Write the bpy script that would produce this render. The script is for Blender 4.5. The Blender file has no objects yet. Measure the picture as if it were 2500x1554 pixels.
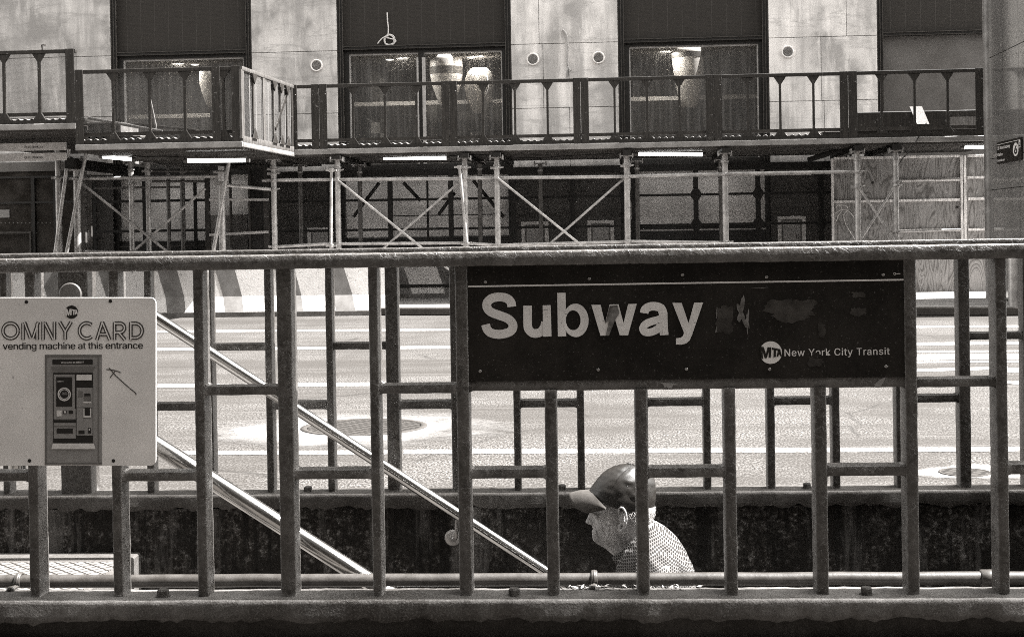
import bpy, bmesh, math, random
from mathutils import Vector, Matrix, noise
random.seed(7)
C = bpy.context.scene.collection
# ------------------------------------------------------------------ camera
FPX, PITCH, ROLL, SY, CAMH = 3490.07, 0.0096, 0.0156, 172.82, 1.28
cd = bpy.data.cameras.new('camera'); cam = bpy.data.objects.new('camera', cd); C.objects.link(cam)
cd.sensor_width = 36; cd.lens = 36*FPX/2500; cd.shift_y = -SY/2500; cd.clip_end = 500; cd.clip_start = .05
cam.matrix_world = Matrix.Translation((0, 0, CAMH)) @ Matrix.Rotation(math.pi/2-PITCH, 4, 'X') @ Matrix.Rotation(-ROLL, 4, 'Z')
bpy.context.scene.camera = cam

def ray(px, py):
    xr = (px-1250)/FPX; yr = (py-777+SY)/FPX
    c, s = math.cos(ROLL), math.sin(ROLL)
    x = c*xr-s*yr; y = s*xr+c*yr
    return Vector((x, math.cos(PITCH)-y*math.sin(PITCH), -math.sin(PITCH)-y*math.cos(PITCH)))

class Frame:
    """a local set of axes: u along the fence/street, w away from the viewer, v up"""
    def __init__(s, d, th):
        s.O = Vector((0, d, 0)); s.U = Vector((math.cos(th), -math.sin(th), 0)); s.A = Vector((math.sin(th), math.cos(th), 0))
        s.M = Matrix.Translation(s.O) @ Matrix.Rotation(-th, 4, 'Z')
    def at(s, px, py, w):
        R = ray(px, py); o = Vector((0, 0, CAMH))-s.O
        t = (w-o.dot(s.A))/R.dot(s.A); Q = o+R*t
        return (Q.dot(s.U), w, Q.z)
    def u(s, px, py, w): return s.at(px, py, w)[0]
    def v(s, px, py, w): return s.at(px, py, w)[2]
    def onz(s, px, py, z=0):
        R = ray(px, py); t = (z-CAMH)/R.z; Q = Vector((0, 0, CAMH))+R*t-s.O
        return (Q.dot(s.U), Q.dot(s.A))
    def onu(s, px, py, u):
        R = ray(px, py); o = Vector((0, 0, CAMH))-s.O
        t = (u-o.dot(s.U))/R.dot(s.U); Q = o+R*t
        return (u, Q.dot(s.A), Q.z)
F = Frame(4.05, 0.0505)      # subway entrance
S = Frame(24.0, 0.0811)      # street and building
WF = 1.662                   # far railing

# ------------------------------------------------------------------ mesh builder
class MB:
    def __init__(s): s.vs = []; s.fs = []; s.sm = []
    def add(s, vs, fs, smooth=False):
        n = len(s.vs); s.vs += [tuple(v) for v in vs]
        for f in fs: s.fs.append(tuple(i+n for i in f)); s.sm.append(smooth)
        return s
    def box(s, u0, u1, w0, w1, v0, v1):
        p = [(u, w, v) for v in (v0, v1) for w in (w0, w1) for u in (u0, u1)]
        return s.add(p, [(0, 2, 3, 1), (4, 5, 7, 6), (0, 1, 5, 4), (2, 6, 7, 3), (0, 4, 6, 2), (1, 3, 7, 5)])
    def prism(s, pts, w0, w1):
        n = len(pts)
        p = [(a, w0, b) for a, b in pts]+[(a, w1, b) for a, b in pts]
        return s.add(p, [tuple(range(n)), tuple(range(2*n-1, n-1, -1))]+[(i, i+n, (i+1) % n+n, (i+1) % n) for i in range(n)])
    def prism_u(s, pts, u0, u1):          # pts (w,v)
        n = len(pts)
        p = [(u0, a, b) for a, b in pts]+[(u1, a, b) for a, b in pts]
        return s.add(p, [tuple(range(n)), tuple(range(2*n-1, n-1, -1))]+[(i, i+n, (i+1) % n+n, (i+1) % n) for i in range(n)])
    def flat(s, pts3): return s.add(pts3, [tuple(range(len(pts3)))])
    def tube(s, pts, r, n=10, caps=True, rr=None):
        pts = [Vector(p) for p in pts]; rings = []
        ref = None
        for i, p in enumerate(pts):
            t = (pts[min(i+1, len(pts)-1)]-pts[max(i-1, 0)]).normalized()
            if ref is None: ref = Vector((0, 0, 1)) if abs(t.z) < .9 else Vector((1, 0, 0))
            e1 = (ref-t*ref.dot(t)).normalized(); ref = e1; e2 = t.cross(e1)
            q = rr[i] if rr else r
            rings.append([p+(e1*math.cos(2*math.pi*k/n)+e2*math.sin(2*math.pi*k/n))*q for k in range(n)])
        vs = [v for R in rings for v in R]; fs = []
        for i in range(len(rings)-1):
            for k in range(n): fs.append((i*n+k, i*n+(k+1) % n, (i+1)*n+(k+1) % n, (i+1)*n+k))
        s.add(vs, fs, True)
        if caps: s.add(rings[0], [tuple(range(n-1, -1, -1))]); s.add(rings[-1], [tuple(range(n))])
        return s
    def bar(s, p0, p1, a, b, ch=.004, seg=.014, amp=.0, e1=None, freq=60, taper=None):
        """rectangular bar with eased edges and hand-painted unevenness; a along e1, b along the other side"""
        p0 = Vector(p0); p1 = Vector(p1); t = (p1-p0); L = t.length; t.normalize()
        if e1 is None: e1 = Vector((1, 0, 0)) if abs(t.x) < .7 else Vector((0, 0, 1))
        e1 = Vector(e1); e1 = (e1-t*e1.dot(t)).normalized(); e2 = t.cross(e1)
        n = max(1, int(L/seg)); sec = []
        A, B = a/2, b/2; k = ch*.3
        sec = [(A, B-ch), (A-k, B-k), (A-ch, B), (0, B), (-A+ch, B), (-A+k, B-k), (-A, B-ch), (-A, -B+ch), (-A+k, -B+k), (-A+ch, -B), (0, -B), (A-ch, -B), (A-k, -B+k), (A, -B+ch)]
        vs = []; m = len(sec)
        for i in range(n+1):
            c = p0+t*(L*i/n)
            for x, y in sec:
                q = c+e1*x+e2*y
                if amp: q = q+(e1*(1 if x > 0 else -1)+e2*(1 if y > 0 else -1))*(noise.noise(q*freq)*amp+noise.noise(q*freq*.27)*amp*1.2)
                vs.append(q)
        fs = [(i*m+j, i*m+(j+1) % m, (i+1)*m+(j+1) % m, (i+1)*m+j) for i in range(n) for j in range(m)]
        s.add(vs, fs, True); s.add(vs[:m], [tuple(range(m-1, -1, -1))]); s.add(vs[-m:], [tuple(range(m))])
        return s
    def lathe(s, c, prof, n=24, ax=2, smooth=True):
        """prof: (radius, offset along the axis)"""
        c = Vector(c); e = [Vector((1, 0, 0)), Vector((0, 1, 0)), Vector((0, 0, 1))]
        a = e[ax]; x = e[(ax+1) % 3]; y = e[(ax+2) % 3]
        vs = [c+a*h+(x*math.cos(2*math.pi*k/n)+y*math.sin(2*math.pi*k/n))*r for r, h in prof for k in range(n)]
        fs = [(i*n+k, i*n+(k+1) % n, (i+1)*n+(k+1) % n, (i+1)*n+k) for i in range(len(prof)-1) for k in range(n)]
        s.add(vs, fs, smooth); s.add(vs[:n], [tuple(range(n-1, -1, -1))]); s.add(vs[-n:], [tuple(range(n))])
        return s
    def ribbon(s, pts, width, w, closed=False):
        """flat stroke in the u-v plane"""
        P = [Vector((a, b)) for a, b in pts]; n = len(P); vs = []
        for i in range(n):
            a = P[(i-1) % n] if (closed or i > 0) else P[i]; b = P[(i+1) % n] if (closed or i < n-1) else P[i]
            t = (b-a).normalized(); nn = Vector((-t.y, t.x))*width/2
            vs += [(P[i].x+nn.x, w, P[i].y+nn.y), (P[i].x-nn.x, w, P[i].y-nn.y)]
        m = n if closed else n-1
        return s.add(vs, [(2*i, 2*i+1, (2*i+3) % (2*n), (2*i+2) % (2*n)) for i in range(m)])
    def ring(s, c, r0, r1, w, n=40, ry0=None, ry1=None, c1=None):
        ry0 = ry0 or r0; ry1 = ry1 or r1; c1 = c1 or c; vs = []
        for k in range(n):
            a = 2*math.pi*k/n
            vs += [(c[0]+r0*math.cos(a), w, c[1]+ry0*math.sin(a)), (c1[0]+r1*math.cos(a), w, c1[1]+ry1*math.sin(a))]
        return s.add(vs, [(2*i, 2*i+1, (2*i+3) % (2*n), (2*i+2) % (2*n)) for i in range(n)])
    def disc(s, c, r, w, n=32, ry=None):
        ry = ry or r
        return s.add([(c[0]+r*math.cos(2*math.pi*k/n), w, c[1]+ry*math.sin(2*math.pi*k/n)) for k in range(n)], [tuple(range(n))])
    def mesh(s, name, off=(0, 0, 0), bevel=0, bseg=1):
        me = bpy.data.meshes.new(name)
        me.from_pydata([(a-off[0], b-off[1], c-off[2]) for a, b, c in s.vs], [], s.fs)
        me.polygons.foreach_set('use_smooth', s.sm); me.update()
        bm = bmesh.new(); bm.from_mesh(me)
        bmesh.ops.recalc_face_normals(bm, faces=bm.faces)
        if bevel: bmesh.ops.bevel(bm, geom=[e for e in bm.edges if len(e.link_faces) == 2 and e.calc_face_angle(0) > .5], offset=bevel, segments=bseg, affect='EDGES', clamp_overlap=True)
        bm.to_mesh(me); bm.free()
        return me
    def base(s):
        xs, ys, zs = zip(*s.vs); return ((min(xs)+max(xs))/2, (min(ys)+max(ys))/2, min(zs))

ORG = {}; FRM = {}
def thing(name, label, cat, fr, org, group=None, kind=None):
    o = bpy.data.objects.new(name, None); C.objects.link(o)
    o.empty_display_size = .1
    o.matrix_world = fr.M @ Matrix.Translation(org); ORG[o] = tuple(org); FRM[o] = fr
    tag(o, label, cat, group, kind); return o
def tag(o, label=None, cat=None, group=None, kind=None):
    if label: o['label'] = label
    if cat: o['category'] = cat
    if group: o['group'] = group
    if kind: o['kind'] = kind
    return o
def part(name, mb, m, parent, label=None, bevel=0, kind=None, bseg=1):
    me = mb.mesh(name, ORG[parent], bevel, bseg); me.materials.append(m)
    o = bpy.data.objects.new(name, me); C.objects.link(o); o.parent = parent
    ORG[o] = ORG[parent]; FRM[o] = FRM[parent]
    if label: o['label'] = label
    if kind: o['kind'] = kind
    return o
def parts(name, mb, m, parent, label=None, bevel=0):
    """one part for every separate piece of the mesh"""
    n = len(mb.vs); r = list(range(n))
    def find(i):
        while r[i] != i: r[i] = r[r[i]]; i = r[i]
        return i
    for f in mb.fs:
        for i in f[1:]: r[find(i)] = find(f[0])
    key = {}
    for i in range(n):
        key.setdefault(tuple(round(c, 5) for c in mb.vs[i]), i); r[find(i)] = find(key[tuple(round(c, 5) for c in mb.vs[i])])
    grp = {}
    for f, s in zip(mb.fs, mb.sm): grp.setdefault(find(f[0]), []).append((f, s))
    out = []
    for g in grp.values():
        ids = sorted({i for f, s in g for i in f}); mp = {i: k for k, i in enumerate(ids)}; q = MB()
        q.vs = [mb.vs[i] for i in ids]; q.fs = [tuple(mp[i] for i in f) for f, s in g]; q.sm = [s for f, s in g]
        out.append(part(name, q, m, parent, label, bevel))
    return out
def single(name, mb, m, fr, label=None, cat=None, group=None, kind=None, bevel=0, bseg=1):
    org = mb.base(); me = mb.mesh(name, org, bevel, bseg); me.materials.append(m)
    o = bpy.data.objects.new(name, me); C.objects.link(o)
    o.matrix_world = fr.M @ Matrix.Translation(org); ORG[o] = org; FRM[o] = fr
    return tag(o, label, cat, group, kind)

def spline(pts, k=6, closed=False):
    P = [Vector(p) for p in pts]; n = len(P); out = []
    for i in range(n if closed else n-1):
        g = (lambda j: P[j % n]) if closed else (lambda j: P[min(max(j, 0), n-1)])
        a, b, c, d = g(i-1), g(i), g(i+1), g(i+2)
        for q in range(k):
            t = q/k
            out.append(.5*((2*b)+(c-a)*t+(2*a-5*b+4*c-d)*t*t+(3*b-a-3*c+d)*t**3))
    if not closed: out.append(P[-1])
    return [tuple(p) for p in out]

FONT = None
try: FONT = bpy.data.fonts.load(bpy.utils.resource_path('LOCAL')+'/datafiles/fonts/Inter.woff2')   # ships with Blender
except Exception: pass
def text_tris(body, bold=0.0, spacing=1.0):
    cu = bpy.data.curves.new('t', 'FONT'); cu.body = body
    if FONT: cu.font = FONT
    cu.resolution_u = 3; cu.offset = bold; cu.space_character = spacing; cu.resolution_u = 3
    ob = bpy.data.objects.new('t', cu); C.objects.link(ob)
    dg = bpy.context.evaluated_depsgraph_get(); me = bpy.data.meshes.new_from_object(ob.evaluated_get(dg))
    vs = [(v.co.x, v.co.y) for v in me.vertices]; fs = [tuple(p.vertices) for p in me.polygons]
    bpy.data.objects.remove(ob); bpy.data.meshes.remove(me); bpy.data.curves.remove(cu)
    return vs, fs
def put_text(mb, fr, body, x0, y0, x1, y1, hpx, w, bold=.02, spacing=1.0, mirror=False):
    """text on plane w: baseline from pixel (x0,y0) to (x1,y1), capital height hpx pixels"""
    vs, fs = text_tris(body, 0 if FONT else bold, spacing)
    mx0 = min(a for a, b in vs); mx1 = max(a for a, b in vs)
    hv = [b for a, b in vs]; cap = max(hv)-max(min(hv), 0)
    a = fr.at(x0, y0, w); b = fr.at(x1, y1, w); h = fr.at(x0, y0-hpx, w)
    H = (h[2]-a[2])/max(cap, 1e-6); out = []
    for x, y in vs:
        t = (x-mx0)/(mx1-mx0)
        out.append((a[0]+(b[0]-a[0])*t, w, a[2]+(b[2]-a[2])*t+y*H*(-1 if mirror else 1)+(cap*H if mirror else 0)))
    for i, sx in enumerate((0,) if bold <= 0 or not FONT else (0, -1, 1)):
        d = sx*bold*.55*(b[0]-a[0])/(mx1-mx0); mb.add([(p+d, q-.00006*i, r) for p, q, r in out], fs)

# ------------------------------------------------------------------ materials
def tone(v, warm=1.0):
    k = math.exp(-v/.06)
    return (v*1.03, v*(1-(.008+.145*k)*warm), v*(1-(.035+.28*k)*warm), 1)
class NM:
    """small helper around a node tree"""
    def __init__(s, name):
        s.m = bpy.data.materials.new(name); s.m.use_nodes = True; s.t = s.m.node_tree; s.n = s.t.nodes; s.l = s.t.links
        s.b = s.n['Principled BSDF']; s.co = s.n.new('ShaderNodeTexCoord')
    def node(s, typ, ins=None, **kw):
        x = s.n.new(typ)
        for k, v in kw.items(): setattr(x, k, v)
        for k, v in (ins or {}).items():
            if isinstance(v, bpy.types.NodeSocket): s.l.new(v, x.inputs[k])
            else: x.inputs[k].default_value = v
        return x
    def coord(s, scale=(1, 1, 1), rot=(0, 0, 0), kind='Object'):
        return s.node('ShaderNodeMapping', {'Vector': s.co.outputs[kind], 'Scale': scale, 'Rotation': rot}).outputs[0]
    def noise(s, scale, detail=4, rough=.6, vec=None, dist=0):
        return s.node('ShaderNodeTexNoise', {'Vector': vec or s.co.outputs['Object'], 'Scale': scale, 'Detail': detail, 'Roughness': rough, 'Distortion': dist}).outputs['Fac']
    def vor(s, scale, vec=None, feature='F1', out='Distance', rnd=1):
        x = s.node('ShaderNodeTexVoronoi', {'Vector': vec or s.co.outputs['Object'], 'Scale': scale, 'Randomness': rnd}, feature=feature)
        return x.outputs[out]
    def ramp(s, fac, stops, interp='LINEAR'):
        r = s.node('ShaderNodeValToRGB', {'Fac': fac}); e = r.color_ramp; e.interpolation = interp
        while len(e.elements) < len(stops): e.elements.new(.5)
        for el, (p, c) in zip(e.elements, stops):
            el.position = p; el.color = c if isinstance(c, tuple) else (c, c, c, 1)
        return r.outputs[0]
    def mix(s, fac, a, b, mode='MIX'):
        x = s.node('ShaderNodeMix', data_type='RGBA', blend_type=mode)
        for k, v in ((0, fac), (6, a), (7, b)):
            if isinstance(v, bpy.types.NodeSocket): s.l.new(v, x.inputs[k])
            else: x.inputs[k].default_value = v
        return x.outputs[2]
    def math(s, op, a, b=0.0, c=0.0):
        x = s.node('ShaderNodeMath', operation=op)
        for k, v in enumerate((a, b, c)):
            if isinstance(v, bpy.types.NodeSocket): s.l.new(v, x.inputs[k])
            else: x.inputs[k].default_value = v
        return x.outputs[0]
    def bump(s, h, strength=.4, dist=.002, prev=None):
        d = {'Height': h, 'Strength': strength, 'Distance': dist}
        if prev is not None: d['Normal'] = prev
        return s.node('ShaderNodeBump', d).outputs[0]
    def out(s, col=None, rough=.6, spec=.4, metal=0, normal=None):
        def st(k, v):
            if isinstance(v, bpy.types.NodeSocket): s.l.new(v, s.b.inputs[k])
            else: s.b.inputs[k].default_value = v
        if col is not None: st('Base Color', col)
        st('Roughness', rough); st('Specular IOR Level', spec); st('Metallic', metal)
        if normal is not None: st('Normal', normal)
        return s.m

def plain(name, v, rough=.6, spec=.4, metal=0, var=.25, scale=6, bump=0, bscale=80, warm=1):
    N = NM(name)
    n = N.noise(scale, 6, .65)
    col = N.ramp(n, [(.38, tone(v*(1-var), warm)), (.62, tone(v*(1+var), warm))])
    nm = N.bump(N.noise(bscale, 4), bump, .002) if bump else None
    return N.out(col, rough, spec, metal, nm)

def m_paint(name, v, lump=1.0):
    """many coats of dark paint on old steel: lumps, curled flake edges, a few pale chips"""
    N = NM(name)
    n1 = N.noise(9, 5, .7); n2 = N.noise(70, 4, .65); n3 = N.noise(240, 3, .6)
    edge = N.vor(38, N.mix(.08, N.co.outputs['Object'], N.node('ShaderNodeTexNoise', {'Vector': N.co.outputs['Object'], 'Scale': 22., 'Detail': 3.}).outputs['Color']), 'DISTANCE_TO_EDGE')
    flake = N.math('MULTIPLY', N.ramp(edge, [(0, 1.), (.035, 0.)]), N.ramp(N.noise(7, 3), [(.42, 0.), (.52, 1.)]))
    col = N.ramp(n1, [(.4, tone(v*.6)), (.6, tone(v*1.3))])
    col = N.mix(N.ramp(n2, [(.47, 0.), (.62, .6)]), col, tone(v*1.7))
    col = N.mix(N.math('MULTIPLY', flake, .6), col, tone(v*3.4))
    col = N.mix(N.ramp(N.noise(16, 6, .75), [(.63, 0.), (.65, .8)]), col, tone(v*.35))
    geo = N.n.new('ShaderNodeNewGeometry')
    wear = N.math('MULTIPLY', N.ramp(geo.outputs['Pointiness'], [(.53, 0.), (.59, 1.)]), N.ramp(N.noise(24, 5, .75), [(.42, .15), (.58, .9)]))  # worn paint, plus sunlit bar edges painted in as a paler tone
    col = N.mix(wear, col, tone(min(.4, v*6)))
    h = N.math('ADD', N.math('MULTIPLY', n2, .8), N.math('ADD', N.math('MULTIPLY', n3, .35), N.math('MULTIPLY', flake, .5)))
    return N.out(col, N.ramp(n2, [(.4, .3), (.6, .5)]), .4, 0, N.bump(h, .42*lump, .006))

def m_concrete(name, v, pits=.4, stain=.4, rough=.9, scale=1.0):
    N = NM(name)
    a = N.noise(2.2*scale, 8, .7); b = N.noise(26*scale, 6, .7); c = N.noise(160*scale, 3, .6)
    col = N.ramp(a, [(.38, tone(v*(1-stain))), (.62, tone(v*(1+stain*.6)))])
    col = N.mix(N.ramp(b, [(.45, .0), (.62, .6)]), col, tone(v*.5))
    col = N.mix(N.ramp(c, [(.5, 0.), (.66, .5)]), col, tone(v*1.8))
    col = N.mix(N.ramp(N.vor(55*scale), [(.07, pits), (.16, 0.)]), col, tone(v*.3))
    h = N.math('ADD', b, N.math('MULTIPLY', c, .4))
    return N.out(col, rough, .25, 0, N.bump(h, .5, .006))

MAT = {}
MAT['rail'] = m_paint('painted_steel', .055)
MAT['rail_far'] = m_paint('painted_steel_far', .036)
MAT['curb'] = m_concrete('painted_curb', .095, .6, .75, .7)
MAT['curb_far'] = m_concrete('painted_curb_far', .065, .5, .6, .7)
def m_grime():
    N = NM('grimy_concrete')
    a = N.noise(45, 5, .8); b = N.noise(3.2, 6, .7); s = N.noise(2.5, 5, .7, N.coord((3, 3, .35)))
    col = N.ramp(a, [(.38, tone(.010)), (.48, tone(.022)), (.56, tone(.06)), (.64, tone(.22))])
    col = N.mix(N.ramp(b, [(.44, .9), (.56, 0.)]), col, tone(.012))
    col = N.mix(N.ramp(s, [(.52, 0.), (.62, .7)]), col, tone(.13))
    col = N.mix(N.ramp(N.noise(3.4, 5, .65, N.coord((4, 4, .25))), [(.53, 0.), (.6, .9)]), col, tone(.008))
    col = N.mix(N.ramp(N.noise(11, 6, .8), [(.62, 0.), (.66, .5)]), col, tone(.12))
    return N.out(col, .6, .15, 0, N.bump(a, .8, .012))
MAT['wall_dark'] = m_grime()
MAT['plinth'] = m_concrete('dirty_plinth', .045, .2, .6, .8, 2)
MAT['pipe'] = plain('painted_conduit', .05, .42, .5, 0, .3, 20, .35, 90)
MAT['bolt'] = plain('rusty_bolt', .05, .6, .4, 0, .4, 60, .4, 150)
MAT['step'] = m_concrete('stair_concrete', .09, .2, .4)
def m_plate():
    N = NM('tread_plate')
    c = N.coord((1, 1, 1), (0, 0, .785))
    s = N.node('ShaderNodeSeparateXYZ', {'Vector': c})
    f = lambda o: N.math('FRACT', N.math('MULTIPLY', o, 24.))
    x = N.math('ABSOLUTE', N.math('SUBTRACT', f(s.outputs[0]), .5)); y = N.math('ABSOLUTE', N.math('SUBTRACT', f(s.outputs[1]), .5))
    g = N.math('LESS_THAN', N.math('MINIMUM', x, y), .10)
    n = N.noise(20, 5)
    col = N.mix(g, N.ramp(n, [(.4, tone(.12)), (.6, tone(.19))]), tone(.022))
    return N.out(col, .5, .5, .0, N.bump(N.math('SUBTRACT', 1., g), .5, .003))
MAT['plate'] = m_plate()
def m_steel():
    N = NM('polished_steel')
    n = N.noise(6, 2)
    return N.out(N.ramp(n, [(.3, (.50, .49, .475, 1)), (.7, (.60, .59, .575, 1))]), N.ramp(N.noise(6, 2), [(.3, .14), (.7, .2)]), .5, 1.0)
MAT['steel'] = m_steel()
MAT['flange'] = plain('dull_steel', .35, .45, .5, .6, .2, 30)
# sign
def m_sign():
    N = NM('black_enamel')
    n = N.noise(5, 6, .7); f = N.noise(60, 4, .7)
    col = N.ramp(n, [(.4, tone(.009)), (.62, tone(.020))])
    sc = N.noise(3, 3, .5, N.coord((1, 1, 9), (.0, .6, 0)))
    col = N.mix(N.ramp(N.noise(140, 2), [(.655, 0.), (.67, .5)]), col, tone(.12))
    col = N.mix(N.ramp(f, [(.55, 0.), (.7, .3)]), col, tone(.035))
    return N.out(col, N.ramp(n, [(.3, .5), (.7, .65)]), .12, 0, N.bump(f, .15, .001))
MAT['sign_black'] = m_sign()
def m_letter():
    N = NM('worn_white_vinyl')
    col = N.ramp(N.noise(8, 6, .7), [(.4, tone(.52)), (.6, tone(.66))])
    col = N.mix(N.ramp(N.noise(45, 5, .8, N.coord((1, 1, 3.5), (0, .5, 0))), [(.635, 0.), (.65, .9)]), col, tone(.03))
    return N.out(col, .6, .3)
MAT['letter'] = m_letter()
MAT['letter_line'] = plain('white_stripe_vinyl', .6, .6, .3, 0, .1)
MAT['screw'] = plain('worn_screw', .3, .35, .5, .9, .3, 200)
MAT['residue'] = plain('sticker_residue', .034, .75, .2, 0, .5, 14, .4, 40)
MAT['residue_light'] = plain('torn_foil', .12, .4, .5, .2, .6, 30, .4, 60)
def m_panel():
    N = NM('sign_white_face')
    n = N.noise(3, 5, .6); sp = N.noise(70, 3, .6, N.coord((1, 1, .6), (0, .7, 0)))
    col = N.ramp(n, [(.4, tone(.58)), (.6, tone(.70))])
    col = N.mix(N.ramp(sp, [(.69, 0.), (.71, .5)]), col, tone(.15))
    return N.out(col, .55, .35, 0, N.bump(N.noise(260, 2), .15, .0006))
MAT['panel'] = m_panel()
for k, v in dict(ink=.012, ink_soft=.05, print_dark=.012, print_mid=.12, print_grey=.21, print_light=.55, print_pale=.3).items():
    MAT[k] = plain(k, v, .55, .3, 0, .08, 30)
# street
def m_asphalt():
    N = NM('asphalt')
    big = N.noise(.5, 6, .65); gc = N.coord((1, .42, 1)); grit = N.noise(85, 3, .75, gc); g2 = N.vor(120, gc); g3 = N.noise(16, 4, .7)
    col = N.ramp(grit, [(.41, tone(.007)), (.5, tone(.040)), (.58, tone(.15))])
    col = N.mix(N.ramp(g2, [(.1, .4), (.3, 0.)]), col, tone(.14))
    col = N.mix(N.ramp(g3, [(.3, .3), (.6, 0.)]), col, tone(.05))
    col = N.mix(N.ramp(big, [(.44, .6), (.56, 0.)]), col, tone(.030))
    streak = N.noise(1.6, 5, .6, N.coord((.05, 1.1, 1)))
    col = N.mix(N.ramp(streak, [(.46, 0.), (.60, .5)]), col, tone(.028))
    col = N.mix(N.ramp(N.noise(6, 6, .7, N.coord((.06, 1.4, 1))), [(.58, 0.), (.66, .5)]), col, tone(.11))
    ck = N.vor(.45, N.mix(.10, N.co.outputs['Object'], N.node('ShaderNodeTexNoise', {'Vector': N.co.outputs['Object'], 'Scale': 2.5, 'Detail': 5.}).outputs['Color']), 'DISTANCE_TO_EDGE')
    col = N.mix(N.math('MULTIPLY', N.ramp(ck, [(.002, .6), (.007, 0.)]), N.ramp(N.noise(.6, 3), [(.48, 0.), (.54, 1.)])), col, tone(.012))
    return N.out(col, .85, .3, 0, N.bump(grit, .5, .006))
MAT['asphalt'] = m_asphalt()
def m_marking(name='road_paint', v=.72, wear=.5, size=None):
    N = NM(name)
    n = N.noise(40, 5, .75)
    a = N.ramp(n, [(wear, 1.), (wear+.10, .25)])
    if size:
        s = N.node('ShaderNodeSeparateXYZ', {'Vector': N.co.outputs['Object']}); x = N.math('DIVIDE', s.outputs[0], size[0]); y = N.math('DIVIDE', s.outputs[1], size[1])
        d = N.math('SQRT', N.math('ADD', N.math('MULTIPLY', x, x), N.math('MULTIPLY', y, y)))
        d = N.math('ADD', d, N.math('MULTIPLY', N.math('SUBTRACT', N.noise(2.2, 6, .7), .5), 1.3))
        a = N.math('MULTIPLY', a, N.ramp(d, [(.55, 1.), (.95, 0.)]))
    N.out(N.ramp(N.noise(9, 4), [(.4, tone(v*.85)), (.6, tone(v*1.1))]), .75, .3)
    t = N.node('ShaderNodeBsdfTransparent'); mx = N.node('ShaderNodeMixShader', {0: a, 1: t.outputs[0], 2: N.b.outputs[0]}); N.l.new(mx.outputs[0], N.n['Material Output'].inputs[0]); return N.m
MAT['worn_mark'] = m_marking('worn_road_paint', .27, .43)
MAT['mark'] = m_marking('road_paint', .27, .47)

MAT['near_pave'] = m_concrete('dark_paving', .04, .2, .3)
MAT['pave'] = m_concrete('pavement_concrete', .30, .15, .25)
MAT['kerb'] = m_concrete('kerb_stone', .055, .3, .3)
def m_cover():
    N = NM('cast_iron_cover')
    s = N.node('ShaderNodeSeparateXYZ', {'Vector': N.coord((1, 1, 1), (0, 0, .5))})
    w = N.math('ABSOLUTE', N.math('SUBTRACT', N.math('FRACT', N.math('MULTIPLY', s.outputs[0], 16.)), .5))
    w2 = N.math('ABSOLUTE', N.math('SUBTRACT', N.math('FRACT', N.math('MULTIPLY', s.outputs[1], 16.)), .5))
    g = N.math('GREATER_THAN', N.math('MINIMUM', w, w2), .17)
    col = N.mix(g, tone(.016), N.ramp(N.noise(40, 4), [(.3, tone(.035)), (.7, tone(.07))]))
    return N.out(col, .55, .5, .2, N.bump(g, .8, .01))
MAT['cover'] = m_cover()
def m_barrier():
    N = NM('white_barrier_paint')
    col = N.ramp(N.noise(2, 5, .6), [(.4, tone(.50)), (.6, tone(.60))])
    col = N.mix(N.ramp(N.noise(26, 6, .8), [(.6, 0.), (.63, .8)]), col, tone(.12))
    col = N.mix(N.ramp(N.noise(7, 8, .85), [(.60, 0.), (.615, .9)]), col, tone(.08))
    col = N.mix(N.ramp(N.noise(3, 6, .7, N.coord((6, 6, .4))), [(.55, 0.), (.8, .3)]), col, tone(.45))
    return N.out(col, .75, .3, 0, N.bump(N.noise(30, 5), .3, .006))
MAT['barrier'] = m_barrier()
MAT['stripe'] = plain('grey_stripe_paint', .13, .7, .3, 0, .2, 5)
MAT['foot'] = m_concrete('barrier_foot', .13, .6, .5)
# building
def m_stone(name, v=.40, seed=0.0):
    N = NM(name)
    off = N.node('ShaderNodeMapping', {'Vector': N.co.outputs['Object'], 'Location': (seed*3.1, seed, seed*1.7)}).outputs[0]
    def nz(s, d, r, sc=(1, 1, 1)):
        return N.noise(s, d, r, N.node('ShaderNodeMapping', {'Vector': off, 'Scale': sc}).outputs[0])
    col = N.ramp(nz(1.1, 6, .65), [(.38, tone(v*.55)), (.5, tone(v)), (.62, tone(min(.82, v*1.32)))])
    col = N.mix(N.ramp(nz(1.5, 5, .6, (2.4, 2.4, .22)), [(.45, 0.), (.62, .7)]), col, tone(v*.55))
    col = N.mix(N.ramp(nz(1.9, 5, .65, (2.2, 2.2, .3)), [(.55, 0.), (.7, .6)]), col, tone(v*1.6))
    vein = N.noise(1.4, 5, .6, N.node('ShaderNodeMapping', {'Vector': off, 'Scale': (.45, 1, 2.6), 'Rotation': (0, .22, 0)}).outputs[0], 1.2)
    col = N.mix(N.ramp(vein, [(.55, 0.), (.59, .5), (.62, 0.)]), col, tone(v*.5))
    col = N.mix(N.ramp(nz(70, 3, .7), [(.45, .0), (.65, .35)]), col, tone(v*.7))
    return N.out(col, .8, .3, 0, N.bump(nz(60, 4, .6), .2, .004))
for i in range(4): MAT['stone%d' % i] = m_stone('limestone_%s' % 'abcd'[i], [.47, .51, .63, .65][i], i*2.3)
def m_granite():
    N = NM('speckled_granite')
    a = N.noise(60, 3, .8); b = N.noise(4, 5, .6)
    col = N.ramp(a, [(.42, tone(.02)), (.53, tone(.06)), (.64, tone(.22))])
    col = N.mix(N.ramp(b, [(.3, .5), (.7, 0.)]), col, tone(.014))
    return N.out(col, .45, .4)
MAT['granite'] = m_granite()
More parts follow.
